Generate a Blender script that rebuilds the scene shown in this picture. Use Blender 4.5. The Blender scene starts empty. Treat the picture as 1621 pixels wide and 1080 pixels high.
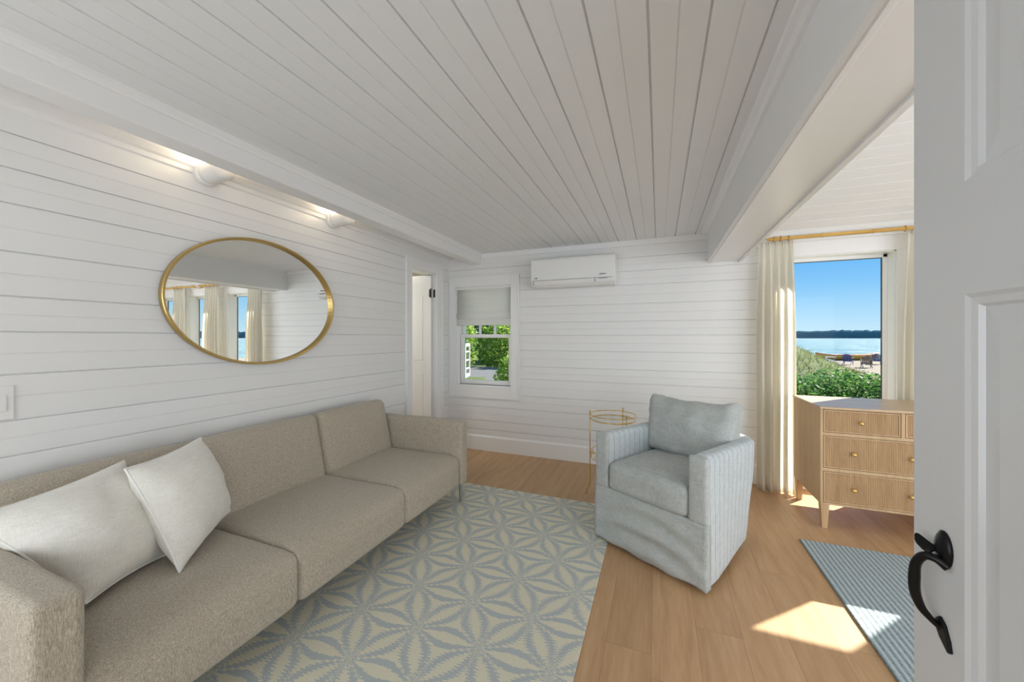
import bpy, bmesh, math, random
from mathutils import Vector, Matrix, noise as mn
random.seed(7)
S = bpy.context.scene
COL = S.collection
PI = math.pi
# ------------------------------------------------------------------ camera
F_PX = 588.7
YAW = math.atan(232.5 / F_PX)
cam = bpy.data.cameras.new('camera'); co = bpy.data.objects.new('camera', cam); COL.objects.link(co)
cam.sensor_width = 36; cam.lens = 36 * F_PX / 1621; cam.shift_y = -6 / 1621
cam.clip_start = 0.02; cam.clip_end = 6000
co.location = (0, 0, 1.35); co.rotation_euler = (PI / 2, 0, YAW)
S.camera = co
S.view_settings.view_transform = 'Standard'; S.view_settings.look = 'None'
S.view_settings.gamma = 1; S.view_settings.exposure = 0.14; S.view_settings.use_curve_mapping = False
S.cycles.max_bounces = 10; S.cycles.diffuse_bounces = 6; S.cycles.transparent_max_bounces = 16
S.cycles.use_denoising = True; S.cycles.sample_clamp_indirect = 6
S.cycles.caustics_reflective = False; S.cycles.caustics_refractive = False
# ------------------------------------------------------------------ world
W = bpy.data.worlds.new('sky'); S.world = W; W.use_nodes = True
nt = W.node_tree; nt.nodes.clear()
wo = nt.nodes.new('ShaderNodeOutputWorld'); bg = nt.nodes.new('ShaderNodeBackground')
tc = nt.nodes.new('ShaderNodeTexCoord'); sx = nt.nodes.new('ShaderNodeSeparateXYZ'); cr = nt.nodes.new('ShaderNodeValToRGB')
nt.links.new(tc.outputs['Generated'], sx.inputs[0]); nt.links.new(sx.outputs['Z'], cr.inputs[0])
nt.links.new(cr.outputs[0], bg.inputs[0]); nt.links.new(bg.outputs[0], wo.inputs[0])
el = cr.color_ramp.elements
el[0].position = 0.0; el[0].color = (0.60, 0.80, 0.93, 1)
el[1].position = 1.0; el[1].color = (0.30, 0.50, 0.80, 1)
for p, c in ((0.05, (0.42, 0.70, 0.93, 1)), (0.11, (0.24, 0.56, 0.92, 1)), (0.19, (0.105, 0.42, 0.88, 1)), (0.45, (0.12, 0.38, 0.80, 1))):
    e = el.new(p); e.color = c
bg.inputs[1].default_value = 1.0
# ------------------------------------------------------------------ sun and fill lamps
def light(name, kind, loc, target, energy, color, **kw):
    l = bpy.data.lights.new(name, kind); o = bpy.data.objects.new(name, l); COL.objects.link(o)
    l.energy = energy; l.color = color
    for k, v in kw.items(): setattr(l, k, v)
    o.location = loc
    o.rotation_euler = (Vector(target) - Vector(loc)).to_track_quat('-Z', 'Y').to_euler()
    return o
SUN_EL = math.radians(34.5); SUN_AZ = math.radians(44)
sd = Vector((math.sin(SUN_AZ) * math.cos(SUN_EL), math.cos(SUN_AZ) * math.cos(SUN_EL), math.sin(SUN_EL)))
light('sun', 'SUN', sd * 20, (0, 0, 0), 15.0, (1.0, 0.94, 0.86), angle=0.009)
# fill lamps added to brighten the room, behind the camera and at the right
light('fill_front_right', 'AREA', (2.0, -1.35, 1.3), (1.0, 3, 1.9), 64, (0.85, 0.925, 1.0), shape='RECTANGLE', size=2.6, size_y=1.8)
light('fill_front_left', 'AREA', (-1.5, -1.35, 1.2), (-1.3, 3, 2.1), 25, (0.85, 0.925, 1.0), shape='RECTANGLE', size=1.6, size_y=1.6)
light('fill_side', 'AREA', (4.1, 0.9, 1.3), (0, 1.9, 1.6), 82, (0.88, 0.94, 1.0), shape='RECTANGLE', size=3.6, size_y=2.0)

# ------------------------------------------------------------------ materials
def mat(name, color=(0.8, 0.8, 0.8), rough=0.5, metal=0.0, spec=0.5, sheen=0.0):
    m = bpy.data.materials.new(name); m.use_nodes = True
    b = m.node_tree.nodes['Principled BSDF']
    b.inputs['Base Color'].default_value = (*color, 1); b.inputs['Roughness'].default_value = rough
    b.inputs['Metallic'].default_value = metal; b.inputs['Specular IOR Level'].default_value = spec
    if sheen: b.inputs['Sheen Weight'].default_value = sheen
    return m
class G:
    """tiny node-graph helper"""
    def __init__(s, m): s.nt = m.node_tree; s.b = s.nt.nodes.get('Principled BSDF')
    def n(s, t, **kw):
        k = s.nt.nodes.new(t)
        for a, v in kw.items(): setattr(k, a, v)
        return k
    def put(s, sock, v):
        if hasattr(v, 'is_output') or isinstance(v, bpy.types.NodeSocket): s.nt.links.new(v, sock)
        else: sock.default_value = v
    def m(s, op, a, b=0.0, c=0.0):
        k = s.n('ShaderNodeMath', operation=op); s.put(k.inputs[0], a); s.put(k.inputs[1], b)
        if len(k.inputs) > 2: s.put(k.inputs[2], c)
        return k.outputs[0]
    def coord(s, kind='Object', scale=(1, 1, 1), loc=(0, 0, 0)):
        t = s.n('ShaderNodeTexCoord'); mp = s.n('ShaderNodeMapping'); mp.inputs['Scale'].default_value = scale; mp.inputs['Location'].default_value = loc
        s.nt.links.new(t.outputs[kind], mp.inputs[0]); return mp.outputs[0]
    def noise(s, vec, scale, detail=3, rough=0.5, dist=0.0):
        k = s.n('ShaderNodeTexNoise'); s.put(k.inputs['Vector'], vec); k.inputs['Scale'].default_value = scale
        k.inputs['Detail'].default_value = detail; k.inputs['Roughness'].default_value = rough; k.inputs['Distortion'].default_value = dist
        return k.outputs['Fac']
    def ramp(s, fac, stops):
        k = s.n('ShaderNodeValToRGB'); s.put(k.inputs[0], fac); e = k.color_ramp.elements
        e[0].position, e[0].color = stops[0][0], (*stops[0][1], 1); e[1].position, e[1].color = stops[-1][0], (*stops[-1][1], 1)
        for p, c in stops[1:-1]:
            q = e.new(p); q.color = (*c, 1)
        return k.outputs[0]
    def mix(s, fac, a, b, blend='MIX'):
        k = s.n('ShaderNodeMix', data_type='RGBA', blend_type=blend); s.put(k.inputs[0], fac)
        for i, v in ((6, a), (7, b)):
            if isinstance(v, tuple): v = (*v, 1) if len(v) == 3 else v
            s.put(k.inputs[i], v)
        return k.outputs[2]
    def bump(s, h, strength=0.3, dist=0.01):
        k = s.n('ShaderNodeBump'); k.inputs['Strength'].default_value = strength; k.inputs['Distance'].default_value = dist
        s.put(k.inputs['Height'], h); s.nt.links.new(k.outputs[0], s.b.inputs['Normal'])
    def color(s, c): s.put(s.b.inputs['Base Color'], c)

def paint(name, c, rough=0.45, spec=0.4):
    m = mat(name, c, rough, spec=spec); g = G(m)
    v = g.coord('Object'); n1 = g.noise(v, 3.0, 3); n2 = g.noise(v, 45, 4)
    g.color(g.mix(n1, tuple(x * 0.985 for x in c), tuple(min(1, x * 1.01) for x in c)))
    g.bump(n2, 0.08, 0.004); return m
M_WALL = paint('white_painted_boards', (0.80, 0.80, 0.795))
M_CEIL = paint('white_painted_ceiling', (0.79, 0.80, 0.80))
M_TRIM = paint('white_gloss_trim', (0.83, 0.83, 0.83), 0.3, 0.5)
M_DOOR = paint('white_gloss_door', (0.70, 0.71, 0.72), 0.22, 0.5)
M_PLASTIC = mat('white_plastic', (0.80, 0.80, 0.79), 0.35)
M_PLASTER = mat('white_plaster', (0.78, 0.77, 0.75), 0.7)
M_GREY = mat('grey_print', (0.22, 0.22, 0.23), 0.5)
M_BLACK = mat('black_iron', (0.012, 0.012, 0.013), 0.28, 0.6)
M_CHROME = mat('brushed_steel', (0.55, 0.55, 0.55), 0.28, 1.0)
M_BRASS = mat('polished_brass', (0.80, 0.56, 0.20), 0.2, 1.0)
M_FRAME = mat('gold_mirror_frame', (0.60, 0.43, 0.17), 0.33, 1.0)
M_MIRROR = mat('mirror_glass', (0.93, 0.95, 0.94), 0.0, 1.0)
M_DARK = mat('dark_seal', (0.05, 0.055, 0.06), 0.5)
def glass(name):
    m = bpy.data.materials.new(name); m.use_nodes = True; t = m.node_tree; t.nodes.clear()
    o = t.nodes.new('ShaderNodeOutputMaterial'); a = t.nodes.new('ShaderNodeBsdfTransparent'); b = t.nodes.new('ShaderNodeBsdfGlossy')
    x = t.nodes.new('ShaderNodeMixShader'); f = t.nodes.new('ShaderNodeMapRange'); lw = t.nodes.new('ShaderNodeLayerWeight'); lw.inputs[0].default_value = 0.5
    pw = t.nodes.new('ShaderNodeMath'); pw.operation = 'POWER'; pw.inputs[1].default_value = 5.0; t.links.new(lw.outputs['Facing'], pw.inputs[0]); t.links.new(pw.outputs[0], f.inputs[0])
    f.inputs[3].default_value = 0.003; f.inputs[4].default_value = 0.6
    a.inputs[0].default_value = (0.97, 0.985, 0.98, 1); b.inputs['Roughness'].default_value = 0.0
    t.links.new(f.outputs[0], x.inputs[0]); t.links.new(a.outputs[0], x.inputs[1]); t.links.new(b.outputs[0], x.inputs[2]); t.links.new(x.outputs[0], o.inputs[0])
    return m
M_GLASS = glass('window_glass')
def cloth(name, c, trans=0.5, weave=500):
    m = bpy.data.materials.new(name); m.use_nodes = True; g = G(m); t = m.node_tree
    out = t.nodes['Material Output']
    d = g.n('ShaderNodeBsdfDiffuse'); tr = g.n('ShaderNodeBsdfTranslucent'); x = g.n('ShaderNodeMixShader')
    v = g.coord('Object', (1, 1, 2.5)); nz = g.noise(v, weave * 0.3, 2)
    col = g.mix(nz, tuple(q * 0.9 for q in c), c)
    g.put(d.inputs[0], col); g.put(tr.inputs[0], col); x.inputs[0].default_value = trans
    bm_ = g.n('ShaderNodeBump'); bm_.inputs['Strength'].default_value = 0.15; bm_.inputs['Distance'].default_value = 0.002
    t.links.new(nz, bm_.inputs['Height']); t.links.new(bm_.outputs[0], d.inputs['Normal'])
    t.links.new(d.outputs[0], x.inputs[1]); t.links.new(tr.outputs[0], x.inputs[2]); t.links.new(x.outputs[0], out.inputs[0])
    return m
M_CURTAIN = cloth('cream_linen_curtain', (0.97, 0.945, 0.88), 0.68)
M_SHADE = cloth('ivory_linen_shade', (0.96, 0.95, 0.92), 0.45)

def sofa_fabric():
    m = mat('beige_woven_fabric', (0.4, 0.35, 0.3), 0.95, spec=0.15, sheen=0.25); g = G(m)
    a = g.noise(g.coord('Object', (700, 700, 60)), 1.0, 2)
    b = g.noise(g.coord('Object', (90, 650, 650)), 1.0, 2)
    c = g.noise(g.coord('Object', (160, 160, 160)), 1.0, 4, 0.6)
    s = g.m('ADD', g.m('MULTIPLY', a, 0.45), g.m('ADD', g.m('MULTIPLY', b, 0.35), g.m('MULTIPLY', c, 0.2)))
    # upward-facing nap shows the warmer thread, upright faces the paler one
    tn = g.n('ShaderNodeNewGeometry'); sp = g.n('ShaderNodeSeparateXYZ'); g.nt.links.new(tn.outputs['Normal'], sp.inputs[0])
    col = g.ramp(s, [(0.36, (0.255, 0.21, 0.155)), (0.5, (0.43, 0.375, 0.295)), (0.64, (0.69, 0.64, 0.55))])
    g.color(col); g.bump(s, 0.55, 0.003); return m
M_SOFA = sofa_fabric()
def linen(name, lo, hi, sc=260, stripe=None):
    m = mat(name, hi, 0.95, spec=0.15, sheen=0.2); g = G(m)
    a = g.noise(g.coord('Object', (sc, sc, sc * 0.12)), 1.0, 2); b = g.noise(g.coord('Object', (sc * 0.12, sc * 0.12, sc)), 1.0, 2)
    c = g.noise(g.coord('Object'), 14, 4, 0.6)
    s = g.m('ADD', g.m('MULTIPLY', a, 0.4), g.m('ADD', g.m('MULTIPLY', b, 0.35), g.m('MULTIPLY', c, 0.25)))
    col = g.ramp(s, [(0.36, lo), (0.62, hi)])
    if stripe:
        uv = g.n('ShaderNodeUVMap'); sp = g.n('ShaderNodeSeparateXYZ'); g.nt.links.new(uv.outputs[0], sp.inputs[0])
        fr = g.m('FRACT', g.m('DIVIDE', sp.outputs[0], stripe)); d = g.m('ABSOLUTE', g.m('SUBTRACT', fr, 0.5))
        ln = g.m('GREATER_THAN', d, 0.470)
        col = g.mix(g.m('MULTIPLY', ln, 0.8), col, (0.15, 0.16, 0.17))
    g.color(col); g.bump(g.m('ADD', s, g.m('MULTIPLY', c, 0.6)), 0.3, 0.003); return m
M_CHAIR = linen('blue_grey_linen', (0.36, 0.385, 0.375), (0.51, 0.54, 0.525))
M_CHAIRS = linen('blue_grey_striped_linen', (0.44, 0.49, 0.51), (0.59, 0.645, 0.665), stripe=0.058)
M_PILLOW = linen('ivory_cotton', (0.74, 0.72, 0.65), (0.86, 0.84, 0.78), 260)
M_PIPE = mat('ivory_piping', (0.86, 0.85, 0.81), 0.8)

def wood(name, cols, axis='Y', sc=1.0, rough=0.45, plank=None):
    m = mat(name, cols[1], rough, spec=0.4); g = G(m)
    long = {'X': (1.2, 14, 14), 'Y': (14, 1.2, 14), 'Z': (14, 14, 1.2)}[axis]
    vec = g.coord('Object', tuple(q * sc for q in long))
    off = None
    if plank:
        t = g.n('ShaderNodeTexCoord'); sp = g.n('ShaderNodeSeparateXYZ'); g.nt.links.new(t.outputs['Object'], sp.inputs[0])
        w, L = plank
        xi = g.m('DIVIDE', g.m('ADD', sp.outputs[0], 0.03), w); row = g.m('FLOOR', xi)
        wn = g.n('ShaderNodeTexWhiteNoise', noise_dimensions='1D'); g.put(wn.inputs['W'], row)
        yi = g.m('ADD', g.m('DIVIDE', sp.outputs[1], L), g.m('MULTIPLY', wn.outputs[0], 7.3)); seg = g.m('FLOOR', yi)
        w2 = g.n('ShaderNodeTexWhiteNoise', noise_dimensions='2D')
        cb = g.n('ShaderNodeCombineXYZ'); g.put(cb.inputs[0], row); g.put(cb.inputs[1], seg); g.nt.links.new(cb.outputs[0], w2.inputs['Vector'])
        off = w2.outputs['Value']
        sh = g.n('ShaderNodeCombineXYZ'); g.put(sh.inputs[0], g.m('MULTIPLY', off, 31)); g.put(sh.inputs[1], g.m('MULTIPLY', off, 17))
        va = g.n('ShaderNodeVectorMath', operation='ADD'); g.nt.links.new(vec, va.inputs[0]); g.nt.links.new(sh.outputs[0], va.inputs[1]); vec = va.outputs[0]
    n1 = g.noise(vec, 1.0, 4, 0.6, 0.6); n2 = g.noise(vec, 5.0, 3, 0.6, 0.2)
    s = g.m('ADD', g.m('MULTIPLY', n1, 0.65), g.m('MULTIPLY', n2, 0.35))
    col = g.ramp(s, [(0.3, cols[0]), (0.5, cols[1]), (0.68, cols[2])])
    if plank:
        col = g.mix(g.m('MULTIPLY', off, 0.28), col, tuple(q * 0.8 for q in cols[0]))
        fx = g.m('ABSOLUTE', g.m('SUBTRACT', g.m('FRACT', xi), 0.5)); fy = g.m('ABSOLUTE', g.m('SUBTRACT', g.m('FRACT', yi), 0.5))
        seam = g.m('MAXIMUM', g.m('GREATER_THAN', fx, 0.5 - 0.0009 / plank[0]), g.m('GREATER_THAN', fy, 0.5 - 0.0009 / plank[1]))
        col = g.mix(g.m('MULTIPLY', seam, 0.55), col, (0.12, 0.07, 0.035))
        g.bump(g.m('SUBTRACT', g.m('MULTIPLY', s, 0.2), seam), 0.25, 0.002)
    else:
        g.bump(s, 0.12, 0.002)
    g.color(col); return m
M_FLOOR = wood('oak_floor_planks', ((0.42, 0.25, 0.125), (0.53, 0.33, 0.175), (0.61, 0.395, 0.22)), 'Y', 1.0, 0.42, (0.19, 2.1))
M_OAK = wood('light_oak', ((0.44, 0.29, 0.155), (0.55, 0.37, 0.205), (0.63, 0.44, 0.26)), 'Z', 1.3, 0.45)
M_OAKX = wood('light_oak_top', ((0.44, 0.30, 0.18), (0.55, 0.39, 0.24), (0.62, 0.46, 0.30)), 'X', 1.3, 0.32)
M_ROD = wood('golden_bamboo', ((0.42, 0.24, 0.05), (0.60, 0.36, 0.09), (0.72, 0.47, 0.15)), 'X', 2.0, 0.35)

def rug_material():
    m = mat('cream_and_blue_patterned_wool', (0.5, 0.5, 0.45), 0.98, spec=0.1); g = G(m)
    t = g.n('ShaderNodeTexCoord'); sp = g.n('ShaderNodeSeparateXYZ'); g.nt.links.new(t.outputs['Object'], sp.inputs[0])
    # zig-zag loom fringe: jitter x by a fine wave
    jn = g.noise(g.coord('Object', (60, 130, 1)), 1.0, 2, 0.6)
    j2 = g.m('MULTIPLY', g.m('PINGPONG', sp.outputs[1], 0.007), 3.2)
    x = g.m('DIVIDE', g.m('ADD', g.m('ADD', sp.outputs[0], 1.189), g.m('ADD', j2, g.m('MULTIPLY', g.m('SUBTRACT', jn, 0.5), 0.055))), 0.318)
    y = g.m('MULTIPLY', g.m('DIVIDE', g.m('ADD', g.m('SUBTRACT', sp.outputs[1], 1.683), g.m('MULTIPLY', g.m('SUBTRACT', jn, 0.5), 0.02)), 0.246), 0.8660254)
    blue = None
    for k in range(3):
        th = k * PI / 3; c, s_ = math.cos(th), math.sin(th)
        a = g.m('ADD', g.m('MULTIPLY', x, c), g.m('MULTIPLY', y, s_))
        b = g.m('SUBTRACT', g.m('MULTIPLY', y, c), g.m('MULTIPLY', x, s_))
        r = g.m('ROUND', g.m('DIVIDE', b, 0.8660254))
        d = g.m('ABSOLUTE', g.m('SUBTRACT', b, g.m('MULTIPLY', r, 0.8660254)))
        tt = g.m('FRACT', g.m('ADD', a, g.m('MULTIPLY', r, 0.5)))
        sn = g.m('SINE', g.m('MULTIPLY', tt, PI))
        outer = g.m('MULTIPLY', g.m("POWER", sn, 1.3), 0.204)
        inner = g.m('SUBTRACT', g.m('MULTIPLY', g.m('POWER', sn, 1.6), 0.094), 0.004)
        q = g.m('MULTIPLY', g.m('LESS_THAN', d, outer), g.m('GREATER_THAN', d, inner))
        blue = q if blue is None else g.m('MAXIMUM', blue, q)
    fine = g.noise(g.coord('Object', (330, 330, 1)), 1.0, 2)
    cream = g.ramp(fine, [(0.3, (0.62, 0.585, 0.45)), (0.7, (0.84, 0.81, 0.66))])
    bl = g.ramp(fine, [(0.3, (0.37, 0.42, 0.435)), (0.7, (0.54, 0.59, 0.59))])
    g.color(g.mix(g.m('MULTIPLY', blue, 0.93), cream, bl)); g.bump(fine, 0.6, 0.004); return m
M_RUG = rug_material()
def ribrug():
    m = mat('blue_ribbed_wool', (0.3, 0.36, 0.39), 0.97, spec=0.1); g = G(m)
    t = g.n('ShaderNodeTexCoord'); sp = g.n('ShaderNodeSeparateXYZ'); g.nt.links.new(t.outputs['Object'], sp.inputs[0])
    w = g.noise(g.coord('Object', (8, 3, 1)), 1.0, 2)
    xx = g.m('ADD', sp.outputs[0], g.m('MULTIPLY', w, 0.004))
    h = g.m('ABSOLUTE', g.m('SUBTRACT', g.m('FRACT', g.m('DIVIDE', xx, 0.026)), 0.5))
    kn = g.noise(g.coord('Object', (160, 70, 1)), 1.0, 2)
    s = g.m('ADD', g.m('MULTIPLY', h, 1.0), g.m('MULTIPLY', kn, 0.55))
    g.color(g.ramp(s, [(0.22, (0.16, 0.20, 0.22)), (0.45, (0.31, 0.38, 0.41)), (0.85, (0.52, 0.58, 0.60))])); g.bump(s, 0.6, 0.01); return m
M_RUG2 = ribrug()
def leafm(name, a, b, c, sc=1.5, spec=0.3):
    m = mat(name, b, 0.8 if spec < .1 else 0.6, spec=spec); g = G(m)
    col = g.ramp(g.noise(g.coord('Object'), sc, 4, 0.7), [(0.3, a), (0.5, b), (0.7, c)]); g.color(col)
    if spec > .1:   # thin leaves let sunlight through
        tr = g.n('ShaderNodeBsdfTranslucent'); g.put(tr.inputs[0], col); x = g.n('ShaderNodeMixShader'); x.inputs[0].default_value = .5
        g.nt.links.new(g.b.outputs[0], x.inputs[1]); g.nt.links.new(tr.outputs[0], x.inputs[2]); g.nt.links.new(x.outputs[0], g.nt.nodes['Material Output'].inputs[0])
    return m
M_LEAF = leafm('shrub_leaves', (0.025, 0.07, 0.02), (0.07, 0.18, 0.04), (0.20, 0.33, 0.07), 3.0)
M_LEAF2 = leafm('hedge_leaves', (0.09, 0.17, 0.03), (0.24, 0.38, 0.06), (0.50, 0.58, 0.13), 1.6)
M_LEAF3 = leafm('tree_leaves', (0.02, 0.05, 0.015), (0.06, 0.12, 0.03), (0.13, 0.21, 0.06), 1.2)
M_STEM = mat('brown_bark', (0.12, 0.08, 0.05), 0.9)
M_FAR = leafm('hazed_distant_trees', (0.08, 0.155, 0.19), (0.10, 0.18, 0.215), (0.13, 0.21, 0.235), 0.02, 0.0)  # distance haze is mixed into this bluish tree colour
def groundm():
    m = mat('dune_ground', (0.3, 0.28, 0.15), 0.95, spec=0.1); g = G(m)
    n = g.noise(g.coord('Object'), 0.9, 5, 0.7); n2 = g.noise(g.coord('Object'), 9, 4, 0.8)
    grass = g.ramp(n2, [(0.3, (0.05, 0.08, 0.025)), (0.5, (0.10, 0.13, 0.045)), (0.7, (0.21, 0.21, 0.10))])
    sand = g.ramp(n2, [(0.3, (0.20, 0.165, 0.125)), (0.7, (0.32, 0.27, 0.22))])
    at = g.n('ShaderNodeAttribute', attribute_name='sand')
    f = g.m('GREATER_THAN', g.m('ADD', at.outputs['Fac'], g.m('MULTIPLY', g.m('SUBTRACT', n, 0.5), 0.5)), 0.5)
    g.color(g.mix(f, grass, sand)); g.bump(n2, 0.5, 0.1); return m
M_GROUND = groundm()
M_ROAD = mat('grey_gravel_drive', (0.135, 0.135, 0.135), 0.9, spec=0.1)
def seam():
    m = mat('sea_water', (0.06, 0.22, 0.28), 0.10, spec=0.16); g = G(m)
    a = g.noise(g.coord('Object', (.12, .12, 1)), 1.0, 5, 0.75); b = g.noise(g.coord('Object', (1.3, 1.3, 1)), 1.0, 2, 0.6)
    g.color(g.ramp(a, [(0.35, (0.05, 0.17, 0.21)), (0.65, (0.17, 0.31, 0.33))]))
    st_ = g.noise(g.coord('Object', (.9, .035, 1)), 1.0, 3, 0.75)
    f_ = g.n('ShaderNodeMapRange'); g.put(f_.inputs[0], st_); f_.inputs[1].default_value = .54; f_.inputs[2].default_value = .64; f_.inputs[3].default_value = .06; f_.inputs[4].default_value = .26
    g.put(g.b.inputs['Specular IOR Level'], f_.outputs[0]); g.b.inputs['Roughness'].default_value = .26
    g.bump(g.m('ADD', g.m('MULTIPLY', a, 4.0), g.m('MULTIPLY', b, 1.0)), 1.0, 1.0); return m
M_SEA = seam()
M_BLUECHAIR = mat('navy_painted_wood', (0.02, 0.06, 0.22), 0.5)
M_WHITECHAIR = mat('white_painted_wood', (0.75, 0.82, 0.88), 0.5)
M_BROWNCHAIR = mat('weathered_wood', (0.17, 0.135, 0.11), 0.8)
M_YELLOW = mat('yellow_hull', (0.72, 0.42, 0.08), 0.4)
M_RED = mat('red_hull_stripe', (0.50, 0.10, 0.04), 0.4)

# ------------------------------------------------------------------ helpers
def new_bm(): return bmesh.new()
def obj(name, bm, m, parent=None, smooth=False, bevel=0.0, seg=2, sharp=None):
    me = bpy.data.meshes.new(name); bmesh.ops.recalc_face_normals(bm, faces=bm.faces[:]); bm.to_mesh(me); bm.free()
    o = bpy.data.objects.new(name, me); COL.objects.link(o)
    if isinstance(m, (list, tuple)):
        for q in m: me.materials.append(q)
    elif m: me.materials.append(m)
    if smooth:
        for p in me.polygons: p.use_smooth = True
    if parent: o.parent = parent
    if bevel:
        b = o.modifiers.new('bevel', 'BEVEL'); b.width = bevel; b.segments = seg; b.limit_method = 'ANGLE'; b.angle_limit = 0.7
    return o
def tag(o, label=None, cat=None, group=None, kind=None):
    if label: o['label'] = label
    if cat: o['category'] = cat
    if group: o['group'] = group
    if kind: o['kind'] = kind
    return o
def thing(name, label, cat, loc=(0, 0, 0), rz=0, group=None, kind=None):
    o = bpy.data.objects.new(name, None); COL.objects.link(o); o.empty_display_size = 0.1
    o.location = loc; o.rotation_euler = (0, 0, rz); return tag(o, label, cat, group, kind)
def box(bm, x0, y0, z0, x1, y1, z1, M=None):
    vs = [bm.verts.new((x, y, z)) for x in (x0, x1) for y in (y0, y1) for z in (z0, z1)]
    if M:
        for v in vs: v.co = M @ v.co
    for f in ((0, 1, 3, 2), (4, 6, 7, 5), (0, 4, 5, 1), (2, 3, 7, 6), (0, 2, 6, 4), (1, 5, 7, 3)): bm.faces.new([vs[i] for i in f])
    return vs
def boxo(name, b, m, parent=None, bevel=0.0, M=None):
    bm = new_bm(); box(bm, *b, M=M); return obj(name, bm, m, parent, bevel=bevel)
def loft(bm, rings, closed=True, cap=True):
    R = [[bm.verts.new(p) for p in r] for r in rings]; n = len(R[0])
    for i in range(len(R) - 1):
        for j in range(n if closed else n - 1):
            k = (j + 1) % n; bm.faces.new((R[i][j], R[i][k], R[i + 1][k], R[i + 1][j]))
    if cap and closed:
        bm.faces.new(R[0]); bm.faces.new(R[-1][::-1])
    return R
def tube(bm, pts, r, n=10, cap=True):
    pts = [Vector(p) for p in pts]; rr = r if isinstance(r, (list, tuple)) else [r] * len(pts)
    rings = []; up = None
    for i, p in enumerate(pts):
        t = (pts[min(i + 1, len(pts) - 1)] - pts[max(i - 1, 0)]).normalized()
        if up is None:
            up = Vector((0, 0, 1)) if abs(t.z) < 0.9 else Vector((1, 0, 0))
        a = t.cross(up).normalized(); b = a.cross(t).normalized(); up = b
        rings.append([p + (a * math.cos(q) + b * math.sin(q)) * rr[i] for q in (2 * PI * k / n for k in range(n))])
    loft(bm, rings, True, cap)
def closed_tube(bm, pts, r, n=8):
    pts = [Vector(p) for p in pts]; N = len(pts); rings = []
    nrm = Vector((0, 0, 0))
    for i in range(N): nrm += (pts[i]).cross(pts[(i + 1) % N])
    c = sum(pts, Vector()) / N; nrm = Vector()
    for i in range(N): nrm += (pts[i] - c).cross(pts[(i + 1) % N] - c)
    nrm.normalize()
    for i in range(N):
        t = (pts[(i + 1) % N] - pts[i - 1]).normalized(); a = t.cross(nrm).normalized()
        rings.append([bm.verts.new(pts[i] + (a * math.cos(2 * PI * k / n) + nrm * math.sin(2 * PI * k / n)) * r) for k in range(n)])
    for i in range(N):
        for k in range(n):
            bm.faces.new((rings[i][k], rings[i][(k + 1) % n], rings[(i + 1) % N][(k + 1) % n], rings[(i + 1) % N][k]))
def lathe(bm, prof, n=24, M=None):
    rings = []
    for r, z in prof:
        rings.append([((M @ Vector((r * math.cos(a), r * math.sin(a), z))) if M else Vector((r * math.cos(a), r * math.sin(a), z))) for a in (2 * PI * k / n for k in range(n))])
    loft(bm, rings, True, True)
def prism(bm, pts2, a0, a1, axis='Y'):
    f = {'Y': lambda p, a: (p[0], a, p[1]), 'X': lambda p, a: (a, p[0], p[1]), 'Z': lambda p, a: (p[0], p[1], a)}[axis]
    loft(bm, [[f(p, a0) for p in pts2], [f(p, a1) for p in pts2]])
def puff(bm, x0, y0, z0, x1, y1, z1, r=0.04, amt=(0, 0, 0), n=10, M=None, wr=0.0, seed=0):
    """rounded, upholstered block: r = corner radius, amt = outward swelling of the x, y and z faces"""
    h = Vector(((x1 - x0) / 2, (y1 - y0) / 2, (z1 - z0) / 2)); c = Vector(((x0 + x1) / 2, (y0 + y1) / 2, (z0 + z1) / 2))
    r = min(r, h.x * 0.98, h.y * 0.98, h.z * 0.98)
    def spac(hh):
        k = 3; L = [-1 + (r / hh) * (1 - math.cos(PI / 2 * i / k)) * 1.0 for i in range(k)]
        a = -1 + r / hh; m_ = [a + (2 - 2 * r / hh) * i / n for i in range(n + 1)]
        return L + m_ + [-q for q in L[::-1]]
    ax = [spac(h.x), spac(h.y), spac(h.z)]; cache = {}
    def V(p):
        key = tuple(round(q, 5) for q in p)
        if key in cache: return cache[key]
        q = Vector((p[0] * h.x, p[1] * h.y, p[2] * h.z))
        inn = Vector([max(-(h[i] - r), min(h[i] - r, q[i])) for i in range(3)])
        d = q - inn
        if d.length > 1e-9: q = inn + d.normalized() * r
        w = lambda t: max(0.0, 1 - abs(t) ** 2.4)
        q.x += math.copysign(amt[0], p[0]) * w(p[1]) * w(p[2]) * min(1, abs(p[0]) ** 3)
        q.y += math.copysign(amt[1], p[1]) * w(p[0]) * w(p[2]) * min(1, abs(p[1]) ** 3)
        q.z += math.copysign(amt[2], p[2]) * w(p[0]) * w(p[1]) * min(1, abs(p[2]) ** 3)
        if wr:
            nn = mn.noise((q + Vector((seed, seed * 2, 0))) * 9); nn += 0.5 * mn.noise((q + Vector((seed, 0, seed))) * 22)
            q += (d.normalized() if d.length > 1e-9 else Vector()) * nn * wr
        q += c
        if M: q = M @ q
        cache[key] = bm.verts.new(q); return cache[key]
    for a in range(3):
        u, v = (a + 1) % 3, (a + 2) % 3
        for s in (-1, 1):
            for i in range(len(ax[u]) - 1):
                for j in range(len(ax[v]) - 1):
                    P = []
                    for (ii, jj) in ((i, j), (i + 1, j), (i + 1, j + 1), (i, j + 1)):
                        p = [0, 0, 0]; p[a] = s; p[u] = ax[u][ii]; p[v] = ax[v][jj]; P.append(V(p))
                    if len(set(P)) == 4: bm.faces.new(P if s > 0 else P[::-1])
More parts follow.
